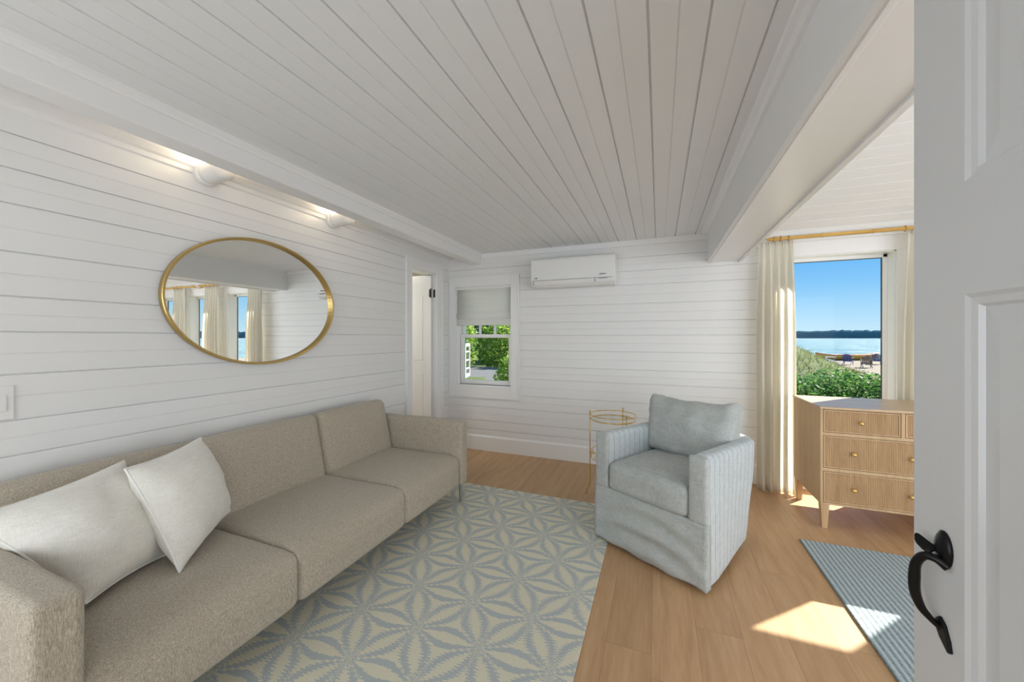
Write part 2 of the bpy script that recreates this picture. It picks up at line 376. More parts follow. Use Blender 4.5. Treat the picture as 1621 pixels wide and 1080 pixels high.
def cushion(bm, A, B, C, D, th, n=22, pinch=0.065, wr=0.008, seed=0):
    """pillow with pointed corners; A,B,C,D = top right, top left, bottom left, bottom right; returns outline"""
    A, B, C, D = map(Vector, (A, B, C, D)); nrm = ((A - C).cross(B - D)).normalized(); ctr = (A + B + C + D) / 4
    def P(u, v, s):
        # pinch: the sides bow in between pointed corners
        uu = u * (1 - pinch * (1 - v * v)); vv = v * (1 - pinch * (1 - u * u))
        a, b = (uu + 1) / 2, (vv + 1) / 2
        p = C * (1 - a) * (1 - b) + D * a * (1 - b) + A * a * b + B * (1 - a) * b
        e = max(0, (1 - abs(u) ** 2.2)) ** 0.55 * max(0, (1 - abs(v) ** 2.2)) ** 0.55
        w = mn.noise(Vector((u * 2.2 + seed, v * 2.2, s * 3))) * wr * 2 + mn.noise(Vector((u * 6 + seed, v * 6, s * 5))) * wr
        return p + nrm * s * (th / 2 * e + w * e)
    g = {}
    def V(i, j, s):
        edge = i in (0, n) or j in (0, n); k = (i, j, 0 if edge else s)
        if k not in g:
            u, v = math.sin((i / n - .5) * PI), math.sin((j / n - .5) * PI)
            g[k] = bm.verts.new(P(u, v, s))
        return g[k]
    for s in (-1, 1):
        for i in range(n):
            for j in range(n):
                q = [V(i, j, s), V(i + 1, j, s), V(i + 1, j + 1, s), V(i, j + 1, s)]
                bm.faces.new(q if s > 0 else q[::-1])
    m_ = 24; o = []
    for k in range(m_): o.append(P(-1 + 2 * k / m_, -1, 0))
    for k in range(m_): o.append(P(1, -1 + 2 * k / m_, 0))
    for k in range(m_): o.append(P(1 - 2 * k / m_, 1, 0))
    for k in range(m_): o.append(P(-1, 1 - 2 * k / m_, 0))
    return o

# ------------------------------------------------------------------ room shell
LX, BY, RX, FY = -2.425, 4.013, 4.25, -1.5
CZ = 2.345; T = 0.14
STRONG = [2.17, 2.03, 1.888, 1.695, 1.515, 1.372, 1.20, 1.015, 0.872, 0.677, 0.52, 0.355, 0.25]
WEAK = [2.10, 1.96, 1.79, 1.605, 1.44, 1.285, 1.11, 0.945, 0.775, 0.60, 0.44]
def profile(z0, z1):
    """(z, depth) points of a board wall between z0 and z1"""
    gs = sorted([(z, 0.0036, 0.010) for z in STRONG] + [(z, 0.0026, 0.0026) for z in WEAK])
    out = [(z0, 0)]
    for z, w, d in gs:
        if z - w > z0 and z + w < z1: out += [(z - w, 0), (z - w * .45, d), (z + w * .45, d), (z + w, 0)]
    return out + [(z1, 0)]
def boards(bm, a0, a1, z0, z1, f):
    """f(a, z, depth) -> point"""
    pr = profile(z0, z1)
    A = [bm.verts.new(f(a0, z, d)) for z, d in pr]; B = [bm.verts.new(f(a1, z, d)) for z, d in pr]
    for i in range(len(pr) - 1): bm.faces.new((A[i], B[i], B[i + 1], A[i + 1]))
    # solid backing
    c = [bm.verts.new(f(a, z, T)) for a in (a0, a1) for z in (z0, z1)]
    bm.faces.new((c[0], c[1], c[3], c[2])); bm.faces.new((A[0], c[0], c[2], B[0])); bm.faces.new((A[-1], B[-1], c[3], c[1]))
    bm.faces.new([c[0]] + A + [c[1]]); bm.faces.new([c[2], c[3]] + B[::-1])
back = lambda a, z, d: (a, BY + d, z)
left = lambda a, z, d: (LX - d, a, z)
WZ0, WZ1 = 0.10, 2.075                      # tall sea windows
SW = (-2.335, -1.592, 0.763, 1.966)         # small window opening
TALL = [(1.09, 1.82), (2.16, 2.86), (3.04, 3.80)]
bm = new_bm()
boards(bm, LX, SW[0], 0, CZ + .05, back); boards(bm, SW[0], SW[1], 0, SW[2], back); boards(bm, SW[0], SW[1], SW[3], CZ + .05, back)
xs = SW[1]
for a, b in TALL:
    boards(bm, xs, a, 0, CZ + .05, back); boards(bm, a, b, 0, WZ0, back); boards(bm, a, b, WZ1, CZ + .05, back); xs = b
boards(bm, xs, RX, 0, CZ + .05, back)
tag(obj('wall_back', bm, M_WALL), kind='structure')
DO = (3.242, 3.715, 2.09)                   # doorway in the left wall: y0, y1, top
bm = new_bm()
boards(bm, FY, DO[0], 0, CZ + .05, left); boards(bm, DO[0], DO[1], DO[2], CZ + .05, left); boards(bm, DO[1], BY + T, 0, CZ + .05, left)
tag(obj('wall_left', bm, M_WALL), kind='structure')
bm = new_bm(); boards(bm, FY, BY, 0, 2.4, lambda a, z, d: (RX + d, a, z)); box(bm, RX, FY, 2.4, RX + T, BY, 4.2)
tag(obj('wall_right', bm, M_WALL), kind='structure')
bm = new_bm(); boards(bm, LX - T, RX + T, 0, 2.4, lambda a, z, d: (a, FY - d, z)); box(bm, LX, FY - T, 2.4, RX + T, FY, 4.2)
tag(obj('wall_front', bm, M_WALL), kind='structure')
tag(boxo('floor', (LX - T, FY - T, -0.2, RX + T, BY + T, 0), M_FLOOR), kind='structure')
# ceiling of the sitting room: beaded boards running along Y
bm = new_bm(); pts = []; x = -2.0; k = 0
gx = []
while x < 0.37:
    gx.append((x, k % 2)); x += 0.0895; k += 1
x0 = LX - T; row = [(x0, 0)]
for x, s in gx:
    w, d = ((0.0045, 0.009), (0.0028, 0.003))[s]
    row += [(x - w, 0), (x - w * .5, d), (x + w * .5, d), (x + w, 0)]
row.append((0.46, 0))
A = [bm.verts.new((x, FY - T, CZ + d)) for x, d in row]; B = [bm.verts.new((x, BY + 0.02, CZ + d)) for x, d in row]
for i in range(len(row) - 1): bm.faces.new((A[i], A[i + 1], B[i + 1], B[i]))
box(bm, LX - T, FY - T, CZ + 0.02, 0.46, BY + T, CZ + 0.12)
tag(obj('ceiling', bm, M_CEIL), kind='structure')
# sloping board ceiling over the window bay, boards running along X, ridge above y = 1.2
bm = new_bm()
def slope(y): return 2.283 + 0.5 * (BY - y) if y >= 1.2 else 2.283 + 0.5 * (BY - 1.2) - 0.5 * (1.2 - y)
ys = []; y = BY + T; pr = [(BY + T, 0)]
y = BY - 0.12
while y > FY:
    pr += [(y + .003, 0), (y + .0012, .006), (y - .0012, .006), (y - .003, 0)]
    pr += [(y - .075 + .002, 0), (y - .075, .002), (y - .075 - .002, 0)]
    y -= 0.1525
pr.append((FY - T, 0)); pr = [p for p in pr if abs(p[0] - 1.2) > .01]; pr.append((1.2, 0)); pr.sort(reverse=True)
A = [bm.verts.new((0.56, y, slope(y) + d)) for y, d in pr]; B = [bm.verts.new((RX + T, y, slope(y) + d)) for y, d in pr]
C_ = [bm.verts.new((0.56, y, slope(y) + .12)) for y, d in pr]; D_ = [bm.verts.new((RX + T, y, slope(y) + .12)) for y, d in pr]
for i in range(len(pr) - 1):
    bm.faces.new((A[i], B[i], B[i + 1], A[i + 1])); bm.faces.new((C_[i], C_[i + 1], D_[i + 1], D_[i]))
    bm.faces.new((A[i], A[i + 1], C_[i + 1], C_[i])); bm.faces.new((B[i], D_[i], D_[i + 1], B[i + 1]))
bm.faces.new((A[0], C_[0], D_[0], B[0])); bm.faces.new((A[-1], B[-1], D_[-1], C_[-1]))
tag(obj('ceiling', bm, M_WALL), kind='structure')
# beams
bm = new_bm(); prism(bm, [(-1.985, CZ + .01), (-1.985, 2.232), (-1.993, 2.225), (-2.112, 2.225), (-2.12, 2.232), (-2.12, CZ + .01)], FY, BY)
prism(bm, [(-1.985, CZ), (-1.985, 2.308), (-1.972, 2.308), (-1.968, 2.318), (-1.957, 2.328), (-1.955, CZ)], FY, BY)
tag(obj('trim_1', bm, M_TRIM), kind='structure')
bm = new_bm(); prism(bm, [(0.434, CZ + .02), (0.434, 2.074), (0.444, 2.066), (0.70, 2.066), (0.70, 4.1), (0.56, 4.1), (0.56, CZ + .02)], FY, BY)
prism(bm, [(0.378, CZ), (0.383, 2.336), (0.402, 2.333), (0.418, 2.325), (0.434, 2.323), (0.434, CZ)], FY, BY)
prism(bm, [(0.455, 2.066), (0.455, 2.061), (0.470, 2.061), (0.474, 2.066)], FY, BY)
prism(bm, [(0.688, 2.066), (0.688, 2.054), (0.714, 2.054), (0.714, 2.085), (0.70, 2.085), (0.70, 2.066)], FY, BY)
tag(obj('trim_2', bm, M_TRIM), kind='structure')
# crown strips
bm = new_bm(); prism(bm, [(BY, CZ), (BY, 2.288), (BY - .012, 2.292), (BY - .016, 2.335), (BY - .02, CZ)], -1.985, 0.434, 'X')
tag(obj('trim_3', bm, M_TRIM), kind='structure')
bm = new_bm(); prism(bm, [(LX, CZ), (LX, 2.262), (LX + .012, 2.268), (LX + .018, 2.29), (LX + .03, 2.30), (LX + .045, 2.325), (LX + .05, CZ)], FY, BY)
tag(obj('trim_4', bm, M_TRIM), kind='structure')
bm = new_bm(); prism(bm, [(BY, 2.31), (BY, 2.262), (BY - .012, 2.264), (BY - .02, 2.28), (BY - .035, 2.30), (BY - .04, 2.31)], 0.70, RX, 'X')
tag(obj('trim_5', bm, M_TRIM), kind='structure')
# corner strips where boards meet
bm = new_bm(); box(bm, LX, BY - .012, 0, LX + .012, BY, CZ)
tag(obj('trim_6', bm, M_TRIM), kind='structure')
def baseboard(name, pts):
    bm = new_bm()
    for (ax, a0, a1, f) in pts:
        pr = [(0, 0), (0.014, 0), (0.014, 0.158), (0.010, 0.168), (0.004, 0.176), (0, 0.178)]
        loft(bm, [[f(a, d, z) for d, z in pr] for a in (a0, a1)])
    tag(obj(name, bm, M_TRIM), kind='structure')
baseboard('baseboard_back', [('x', LX, 1.02, lambda a, d, z: (a, BY - d, z))])
baseboard('baseboard_left', [('y', FY, DO[0] - .1, lambda a, d, z: (LX + d, a, z))])
baseboard('baseboard_right', [('y', FY, BY, lambda a, d, z: (RX - d, a, z))])
baseboard('baseboard_front', [('x', LX, RX, lambda a, d, z: (a, FY + d, z))])

# ------------------------------------------------------------------ small window
x0, x1, z0, z1 = SW
w = tag(bpy.data.objects.new('window_1', None), kind='structure'); COL.objects.link(w); w.location = ((x0 + x1) / 2, BY, z0)
def P(o): return o
def child(name, bm, m, parent, **kw):
    o = obj(name, bm, m, None, **kw); o.parent = parent; o.matrix_parent_inverse = Matrix.Translation(-parent.location) if parent.rotation_euler.z == 0 else (Matrix.Translation(parent.location) @ Matrix.Rotation(parent.rotation_euler.z, 4, 'Z')).inverted()
    return o
bm = new_bm()
box(bm, x1 - .004, BY - .018, z0 - .14, x1 + .105, BY - .0005, z1 + .110); box(bm, LX + .012, BY - .018, z0 - .14, x0 + .004, BY - .0005, z1 + .11)
box(bm, x0 + .004, BY - .018, z1 - .004, x1 - .004, BY - .0005, z1 + .11); box(bm, x0 + .004, BY - .018, z0 - .14, x1 - .004, BY - .0005, z0 + .003)
box(bm, x1 + .088, BY - .025, z0 - .14, x1 + .105, BY - .018, z1 + .11)
child('casing', bm, M_TRIM, w, bevel=.002)
bm = new_bm()
box(bm, x0, BY, z0, x0 + .012, BY + T, z1); box(bm, x1 - .012, BY, z0, x1, BY + T, z1); box(bm, x0, BY, z1 - .012, x1, BY + T, z1); box(bm, x0, BY + .01, z0, x1, BY + T, z0 + .012)
box(bm, x0 + .012, BY + .03, z0, x0 + .045, BY + T, z1)
child('jamb', bm, M_TRIM, w)
zm = 1.365
def sash(name, xa, xb, za, zb, y, rail, mun=0, bot=None):
    bm = new_bm(); bot = bot or rail
    box(bm, xa, y, za, xa + rail, y + .032, zb); box(bm, xb - rail, y, za, xb, y + .032, zb)
    box(bm, xa + rail, y, za, xb - rail, y + .032, za + bot); box(bm, xa + rail, y, zb - rail, xb - rail, y + .032, zb)
    for k in range(mun):
        xm = xa + rail + (xb - xa - 2 * rail) * (k + 1) / (mun + 1); box(bm, xm - .014, y + .004, za + bot, xm + .014, y + .028, zb - rail)
    s = child(name, bm, M_TRIM, w, bevel=.003)
    bm = new_bm(); box(bm, xa + rail * .8, y + .014, za + bot * .8, xb - rail * .8, y + .017, zb - rail * .8)
    g = obj('pane', bm, M_GLASS, s); return s
sash('lower_sash', x0 + .050, x1 - .013, z0 + .014, zm + .02, BY + .045, .042, 0, .052)
sash('upper_sash', x0 + .050, x1 - .013, zm - .02, z1 - .012, BY + .085, .04, 2)
bm = new_bm(); box(bm, x0 + .05, BY + .02, z0 + .0125, x1 - .013, BY + .045, z0 + .016)
child('weather_strip', bm, M_DARK, w)
# roman shade
t = thing('roman_shade', 'ivory linen roman shade drawn a third of the way down the small window', 'window shade', ((x0 + x1) / 2, BY + .01, z1 - .02))
bm = new_bm(); sheet = []
for i in range(26):
    z = z1 - .016 - (i / 25) * .40; f = 0.004 * math.sin(i * 1.1)
    if i > 18: f = -0.018 * math.sin((i - 18) / 7 * PI)
    sheet.append((BY + .016 + f, z))
loft(bm, [[(x, y, z) for y, z in sheet] + [(x, y + .003, z) for y, z in sheet[::-1]] for x in (x0 + .013, x0 + .25, x1 - .25, x1 - .012)])
child('fabric_panel', bm, M_SHADE, t, smooth=True)
bm = new_bm(); puff(bm, x0 + .013, BY + .006, z1 - .475, x1 - .012, BY + .03, z1 - .395, .01, n=4); child('gathered_hem', bm, M_SHADE, t, smooth=True)
bm = new_bm(); box(bm, x0 + .013, BY + .004, z1 - .036, x1 - .013, BY + .034, z1 - .013); child('head_rail', bm, M_TRIM, t)

# ------------------------------------------------------------------ tall sea windows
for i, (a, b) in enumerate(TALL):
    w = tag(bpy.data.objects.new('window_%d' % (i + 2), None), kind='structure'); COL.objects.link(w); w.location = ((a + b) / 2, BY, WZ0)
    bm = new_bm()
    for (p, q) in ((a - .075, a + .004), (b - .004, b + .075)): box(bm, p, BY - .018, WZ0 - .09, q, BY - .0005, WZ1 + .012)
    box(bm, a - .075, BY - .020, WZ1 - .004, b + .075, BY - .0005, WZ1 + .12); box(bm, a - .09, BY - .03, WZ1 + .12, b + .09, BY - .0005, WZ1 + .14)
    box(bm, a + .004, BY - .018, WZ0 - .09, b - .004, BY - .0005, WZ0 + .004)
    child('casing', bm, M_TRIM, w, bevel=.003)
    bm = new_bm()
    box(bm, a, BY, WZ0, a + .012, BY + T, WZ1); box(bm, b - .012, BY, WZ0, b, BY + T, WZ1); box(bm, a, BY, WZ1 - .012, b, BY + T, WZ1); box(bm, a, BY, WZ0, b, BY + T, WZ0 + .012)
    child('jamb', bm, M_TRIM, w)
    bm = new_bm(); r = .03; y = BY + .10
    xa, xb, za, zb = a + .012, b - .012, WZ0 + .012, WZ1 - .012
    box(bm, xa, y, za, xa + r, y + .035, zb); box(bm, xb - r, y, za, xb, y + .035, zb); box(bm, xa, y, za, xb, y + .035, za + .05); box(bm, xa, y, zb - r, xb, y + .035, zb)
    s = child('sash', bm, M_TRIM, w, bevel=.003)
    bm = new_bm(); q = .005
    for bb in ((xa + r, y + .014, za + .05, xa + r + q, y + .026, zb - r), (xb - r - q, y + .014, za + .05, xb - r, y + .026, zb - r), (xa + r, y + .014, zb - r - q, xb - r, y + .026, zb - r)): box(bm, *bb)
    obj('glazing_seal', bm, M_DARK, s)
    bm = new_bm(); box(bm, xa + r * .8, y + .018, za + .045, xb - r * .8, y + .021, zb - r * .8); obj('pane', bm, M_GLASS, s)

# ------------------------------------------------------------------ doorway in the left wall, door ajar into the next room
d = tag(bpy.data.objects.new('door_1', None), kind='structure'); COL.objects.link(d); d.location = (LX, DO[1], 0)
y0, y1, zt = DO; XB = LX - T
bm = new_bm()
box(bm, LX + .0005, y0 - .095, 0, LX + .02, y0 + .004, zt + .105); box(bm, LX + .0005, y1 - .004, 0, LX + .02, y1 + .12, zt + .105); box(bm, LX + .0005, y0 + .004, zt - .004, LX + .02, y1 - .004, zt + .105)
box(bm, LX + .02, y1 + .103, 0, LX + .028, y1 + .12, zt + .105); box(bm, LX + .02, y0 - .095, 0, LX + .028, y0 - .08, zt + .105)
child('casing', bm, M_TRIM, d, bevel=.002)
bm = new_bm(); box(bm, XB, y0, 0, LX, y0 + .014, zt); box(bm, XB, y1 - .014, 0, LX, y1, zt); box(bm, XB, y0, zt - .014, LX, y1, zt)
box(bm, LX - .11, y0 + .014, 0, LX - .075, y0 + .026, zt - .014)
child('jamb', bm, M_TRIM, d)
bm = new_bm(); lx0, lx1 = LX - .62, LX - .030; ly0, ly1 = y1 - .054, y1 - .018
box(bm, lx0, ly0, .008, lx1, ly1, zt - .02)
for (pz0, pz1) in ((.18, .93), (1.08, 1.88)):
    pass
leaf = child('door_leaf', bm, M_DOOR, d, bevel=.002)
for (pz0, pz1) in ((.18, .93), (1.08, 1.84)):
    bm = new_bm(); xa, xb = lx0 + .1, lx1 - .11
    prism(bm, [(xa, pz0), (xb, pz0), (xb, pz1), (xa, pz1)], ly0 - .004, ly0 + .001)
    obj('door_panel', bm, M_DOOR, leaf, bevel=.003)
for hz in (1.86, .25):
    bm = new_bm(); box(bm, lx1 - .022, ly0 - .006, hz - .045, lx1 + .004, ly0 - .0005, hz + .045); box(bm, lx1 + .009, y1 - .017, hz - .045, lx1 + .030, y1 - .0135, hz + .045)
    tube(bm, [(lx1 + .004, ly0 - .008, hz - .055), (lx1 + .004, ly0 - .008, hz + .055)], .007, 8)
    obj('hinge', bm, M_BLACK, leaf)
# next room behind it
bm = new_bm()
box(bm, -4.3, 2.2, 0, -4.2, 4.6, 2.4); box(bm, -4.3, 4.35, 0, XB, 4.45, 2.4); box(bm, -4.3, 2.2, 0, XB, 2.3, 2.4)
tag(obj('wall_hall', bm, paint('cream_hall_paint', (.72, .71, .62))), kind='structure')
tag(boxo('ceiling', (-4.3, 2.2, 2.3, XB, 4.45, 2.4), M_CEIL), kind='structure')
tag(boxo('floor', (-4.3, 2.2, -.2, XB, 4.45, 0), M_FLOOR), kind='structure')
light('hall_fill_light', 'AREA', (-3.3, 2.9, 2.27), (-3.3, 2.9, 0), 14, (1, .97, .9), size=.5)  # added fill lamp that brightens the hall, without a fitting

# ------------------------------------------------------------------ panelled door standing open at the right
DX = 0.438; DT = .042; dy0, dy1 = 0.151, 0.911; dz0, dz1 = .012, 2.05
d = tag(bpy.data.objects.new('door_2', None), kind='structure'); COL.objects.link(d); d.location = (DX + DT / 2, dy0, 0)
st = .122; rails = [(dz0, .25), (1.416 - .0, 1.589), (dz1 - .13, dz1)]
bm = new_bm()
box(bm, DX, dy0, dz0, DX + DT, dy0 + st, dz1); box(bm, DX, dy1 - st, dz0, DX + DT, dy1, dz1)
mid0, mid1 = .80, .93
for za, zb in ((dz0, .25), (1.416, 1.589), (dz1 - .13, dz1)): box(bm, DX, dy0 + st, za, DX + DT, dy1 - st, zb)
leaf = child('door_leaf', bm, M_DOOR, d)
def panel(za, zb):
    ya, yb = dy0 + st, dy1 - st; bm = new_bm()
    for side in (-1, 1):
        f = (lambda s: (DX + s)) if side < 0 else (lambda s: (DX + DT - s))
        offs = [(0, 0.0), (.006, .004), (.016, .006), (.020, .012), (.050, .006), (.055, .005)]
        rings = [[(f(dd), ya + o, za + o), (f(dd), yb - o, za + o), (f(dd), yb - o, zb - o), (f(dd), ya + o, zb - o)] for o, dd in offs]
        R = [[bm.verts.new(p) for p in r] for r in rings]
        for i in range(len(R) - 1):
            for j in range(4): bm.faces.new((R[i][j], R[i][(j + 1) % 4], R[i + 1][(j + 1) % 4], R[i + 1][j]))
        bm.faces.new(R[-1])
    obj('door_panel', bm, M_DOOR, leaf)
panel(.25, 1.416); panel(1.589, dz1 - .13)
bm = new_bm(); hx = DX
# upper plate (rounded), neck and thumb piece
lathe(bm, [(0.0, -.001), (.024, -.001), (.025, .002), (.020, .006), (.010, .009), (0.0, .0095)], 20, Matrix.Translation((hx, .831, 1.0)) @ Matrix.Rotation(-PI / 2, 4, 'Y') @ Matrix.Diagonal((1.25, .8, 1, 1)))
hl = child('latch_plate', bm, M_BLACK, d, smooth=True)
bm = new_bm(); pts = [(hx - .001, .822, .977), (hx - .012, .828, .984), (hx - .022, .838, .982), (hx - .028, .847, .964), (hx - .029, .850, .938), (hx - .028, .850, .912), (hx - .022, .847, .890), (hx - .013, .842, .877), (hx - .006, .838, .870), (hx - .001, .836, .866)]
rr = [.009, .0065, .0065, .007, .008, .0075, .0065, .005, .0045, .004]
pv = [Vector(p) for p in pts]; P2 = []; R2 = []
for i in range(len(pv) - 1):
    a_, b_, c_, d_ = pv[max(i - 1, 0)], pv[i], pv[i + 1], pv[min(i + 2, len(pv) - 1)]
    for q in range(6):
        u = q / 6; P2.append(.5 * ((2 * b_) + (c_ - a_) * u + (2 * a_ - 5 * b_ + 4 * c_ - d_) * u * u + (3 * b_ - 3 * c_ + d_ - a_) * u ** 3)); R2.append(rr[i] * (1 - u) + rr[i + 1] * u)
P2.append(pv[-1]); R2.append(rr[-1])
tube(bm, P2, R2, 14); child('pull_handle', bm, M_BLACK, d, smooth=True)
bm = new_bm(); th = []
for k in range(9):
    u = k / 8; wd = 1.35 * (.0045, .004, .0045, .007, .010, .0125, .0125, .0095, .002)[k]
    c = Vector((hx - .004 - .022 * u, .836 + .018 * u, .996 + .003 * math.sin(u * 2)))
    th.append([c + Vector((0, -wd * .8, -.0022 - wd * .5)), c + Vector((0, wd * .8, -.0022 + wd * .5)), c + Vector((0, wd * .8, .0022 + wd * .5)), c + Vector((0, -wd * .8, .0022 - wd * .5))])
loft(bm, th); child('thumb_latch', bm, M_BLACK, d, bevel=.001)
bm = new_bm(); prism(bm, [(.838, .886), (.847, .878), (.848, .866), (.838, .852), (.818, .838), (.812, .842), (.816, .858), (.826, .878)], hx - .005, hx + .001, 'X')
child('foot_plate', bm, M_BLACK, d, bevel=.002)

# ------------------------------------------------------------------ wall fittings
def switch(y, z, w_, h_, label, rockers):
    t = thing('light_switch', label, 'light switch', (LX, y, z))
    bm = new_bm(); box(bm, LX - .001, y - w_ / 2, z - h_ / 2, LX + .006, y + w_ / 2, z + h_ / 2); child('cover_plate', bm, M_PLASTIC, t, bevel=.003)
    for k in range(rockers):
        yy = y + (k - (rockers - 1) / 2) * .046
        bm = new_bm(); box(bm, LX + .005, yy - .016, z - .033, LX + .010, yy + .016, z + .033); child('rocker', bm, M_PLASTIC, t, bevel=.002)
switch(2.779, 1.632, .075, .120, 'small white rocker light switch on the board wall beside the doorway', 1)
switch(.600, 1.088, .118, .135, 'white light switch plate at the left edge above the sofa', 2)
def sconce(y, label, z=2.285):
    t = thing('wall_sconce', label, 'wall light', (LX, y, z), group='plaster sconces above the mirror')
    R = Matrix.Translation((LX, y, z)) @ Matrix.Rotation(PI / 2, 4, 'Y')
    bm = new_bm(); lathe(bm, [(0, -.001), (.066, -.001), (.068, .006), (.066, .028), (.060, .036), (.0, .038)], 32, R); child('wall_plate', bm, M_PLASTER, t, smooth=True)
    bm = new_bm(); n = 28; prof = []
    for k in range(13): prof.append((.036 + .135 * min(1, k / 8), .057) if k <= 8 else (.171 + .045 * math.sin((k - 8) / 4 * PI / 2), .057 * math.cos((k - 8) / 4 * PI / 2)))
    rings = []
    a0, a1 = math.radians(-212), math.radians(55)          # open towards the top
    for xx, r in prof:
        r = max(r, .003)
        outer = [Vector((LX + xx, y + r * math.cos(a), z + r * math.sin(a))) for a in (a0 + (a1 - a0) * k / n for k in range(n + 1))]
        ri = max(r - .006, .001); inner = [Vector((LX + min(xx, .21), y + ri * math.cos(a), z + ri * math.sin(a))) for a in (a0 + (a1 - a0) * k / n for k in range(n + 1))]
        rings.append(outer + inner[::-1])
    loft(bm, rings, True, True); child('shade', bm, M_PLASTER, t, smooth=True)
    bm = new_bm(); lathe(bm, [(0, 0), (.012, 0), (.012, .03), (.018, .045), (.018, .07), (.010, .085), (0, .088)], 16, Matrix.Translation((LX + .04, y, z - .022)) @ Matrix.Rotation(PI / 2, 4, 'Y'))
    mb = bpy.data.materials.get('lit_bulb')
    if not mb:
        mb = mat('lit_bulb', (1, .9, .75), .5); mb.node_tree.nodes['Principled BSDF'].inputs['Emission Color'].default_value = (1, .78, .5, 1); mb.node_tree.nodes['Principled BSDF'].inputs['Emission Strength'].default_value = 6
    child('bulb', bm, mb, t, smooth=True)
    light('sconce_light', 'POINT', (LX + .11, y - .015, z + .040), (0, 0, 0), 3.6, (1, .80, .55), shadow_soft_size=.02)
sconce(1.34, 'white plaster wall sconce, the nearer one, over the left half of the mirror')
sconce(2.23, 'white plaster wall sconce, the farther one, between mirror and doorway')
# oval mirror
my, mz, ma, mb_ = 1.672, 1.578, .548, .404
t = thing('oval_mirror', 'large horizontal oval mirror in a thin gold frame above the sofa', 'mirror', (LX, my, mz))
N = 96
bm = new_bm(); rings = []
for k in range(N):
    a = 2 * PI * k / N; c, s = math.cos(a), math.sin(a); nx = Vector((0, c / ma, s / mb_)).normalized()
    rings.append([Vector((LX + x, my + ma * c, mz + mb_ * s)) + nx * o for o, x in ((.001, .002), (.001, .032), (-.002, .036), (-.011, .036), (-.014, .032), (-.014, .009), (-.015, .002))])
R_ = [[bm.verts.new(p) for p in r] for r in rings]
for i in range(N):
    for j in range(7): bm.faces.new((R_[i][j], R_[i][(j + 1) % 7], R_[(i + 1) % N][(j + 1) % 7], R_[(i + 1) % N][j]))
child('frame', bm, M_FRAME, t, smooth=False)
bm = new_bm(); loft(bm, [[(LX + x, my + (ma - .0145) * math.cos(2 * PI * k / N), mz + (mb_ - .0145) * math.sin(2 * PI * k / N)) for k in range(N)] for x in (.004, .009)])
child('mirror_glass', bm, M_MIRROR, t)
# air conditioner
ax0, ax1, ay0, az0, az1 = -1.285, -.405, 3.80, 1.885, 2.19
t = thing('air_conditioner', 'white wall-mounted air conditioner with a slim louvre high on the back wall', 'air conditioner', ((ax0 + ax1) / 2, BY, az0))
bm = new_bm(); prof = [(BY - .001, az1), (ay0 + .025, az1), (ay0 + .006, az1 - .010), (ay0, az1 - .03), (ay0 + .004, az0 + .075), (ay0 + .022, az0 + .030), (ay0 + .060, az0 + .004), (BY - .03, az0), (BY - .001, az0 + .02)]
prism(bm, prof, ax0, ax1, 'X'); body = child('casing', bm, M_PLASTIC, t, bevel=.009, seg=3)
for p in body.data.polygons: p.use_smooth = False
bm = new_bm(); prism(bm, [(ay0 + .0015, az0 + .066), (ay0 - .0005, az0 + .062), (ay0 + .018, az0 + .026), (ay0 + .052, az0 + .0), (ay0 + .056, az0 + .008)], ax0 + .035, ax1 - .20, 'X'); child('louvre', bm, M_PLASTIC, t)
bm = new_bm(); box(bm, ax0 + .02, ay0 + .001, az0 + .0665, ax1 - .03, ay0 + .01, az0 + .0695); box(bm, ax0 + .029, ay0 + .004, az0 + .03, ax0 + .034, ay0 + .03, az0 + .066); box(bm, ax1 - .197, ay0 + .004, az0 + .03, ax1 - .194, ay0 + .03, az0 + .066)
child('louvre_gap', bm, M_GREY, t)
def glyphs(x, z, s, n):
    bm = new_bm()
    for k in range(n):
        u = x + k * s * .9
        box(bm, u, ay0 - .0012, z, u + s * .16, ay0 + .0035, z + s)
        box(bm, u, ay0 - .0012, z + (s * .84 if k % 2 else 0), u + s * .6, ay0 + .0035, z + (s if k % 2 else s * .16))
        if k % 3: box(bm, u + s * .45, ay0 - .0012, z, u + s * .6, ay0 + .0035, z + s)
    child('printed_mark', bm, M_GREY, t)
glyphs(ax1 - .155, az0 + .098, .010, 8); glyphs(ax0 + .045, az0 + .088, .012, 3); glyphs(ax1 - .155, az0 + .056, .006, 16)

# ------------------------------------------------------------------ curtains and rods
RY = 3.85; RZ = 2.205
def curtain(xa, xb, n, label, lean=(0, 0), seed=0, front=.0):
    bm = new_bm(); nx = n * 14; nz = 34; rows = []
    for j in range(nz + 1):
        v = j / nz; z = 2.188 - v * 2.176
        spread = 1 + .03 * v; amp = .008 + .034 * min(1, v * 3) ; r = []
        cxx = (xa + xb) / 2 + (lean[0] * (1 - v) + lean[1] * v)
        wid = (xb - xa) * (0.86 + .14 * min(1, v * 2.5)) * spread
        for i in range(nx + 1):
            u = i / nx; ph = u * n * 2 * PI
            off = math.sin(ph + .5 * math.sin(v * 3 + seed + u * 5)) * amp + mn.noise(Vector((u * 5 + seed, v * 2, 1))) * .016 * v
            pl = math.exp(-((v) / .05) ** 2) * .006 * math.sin(ph * 3)
            r.append(bm.verts.new((cxx + (u - .5) * wid + math.cos(ph) * .006 * v, RY + off + pl + front, z)))
        rows.append(r)
    for j in range(nz):
        for i in range(nx): bm.faces.new((rows[j][i], rows[j][i + 1], rows[j + 1][i + 1], rows[j + 1][i]))
    o = obj('curtain', bm, M_CURTAIN, smooth=True); s = o.modifiers.new('thickness', 'SOLIDIFY'); s.thickness = .0015
    return tag(o, label, 'curtain', group='cream curtains on the bamboo rods')
curtain(.80, 1.09, 5, 'cream pleated curtain left of the tall window, beside the armchair', seed=1)
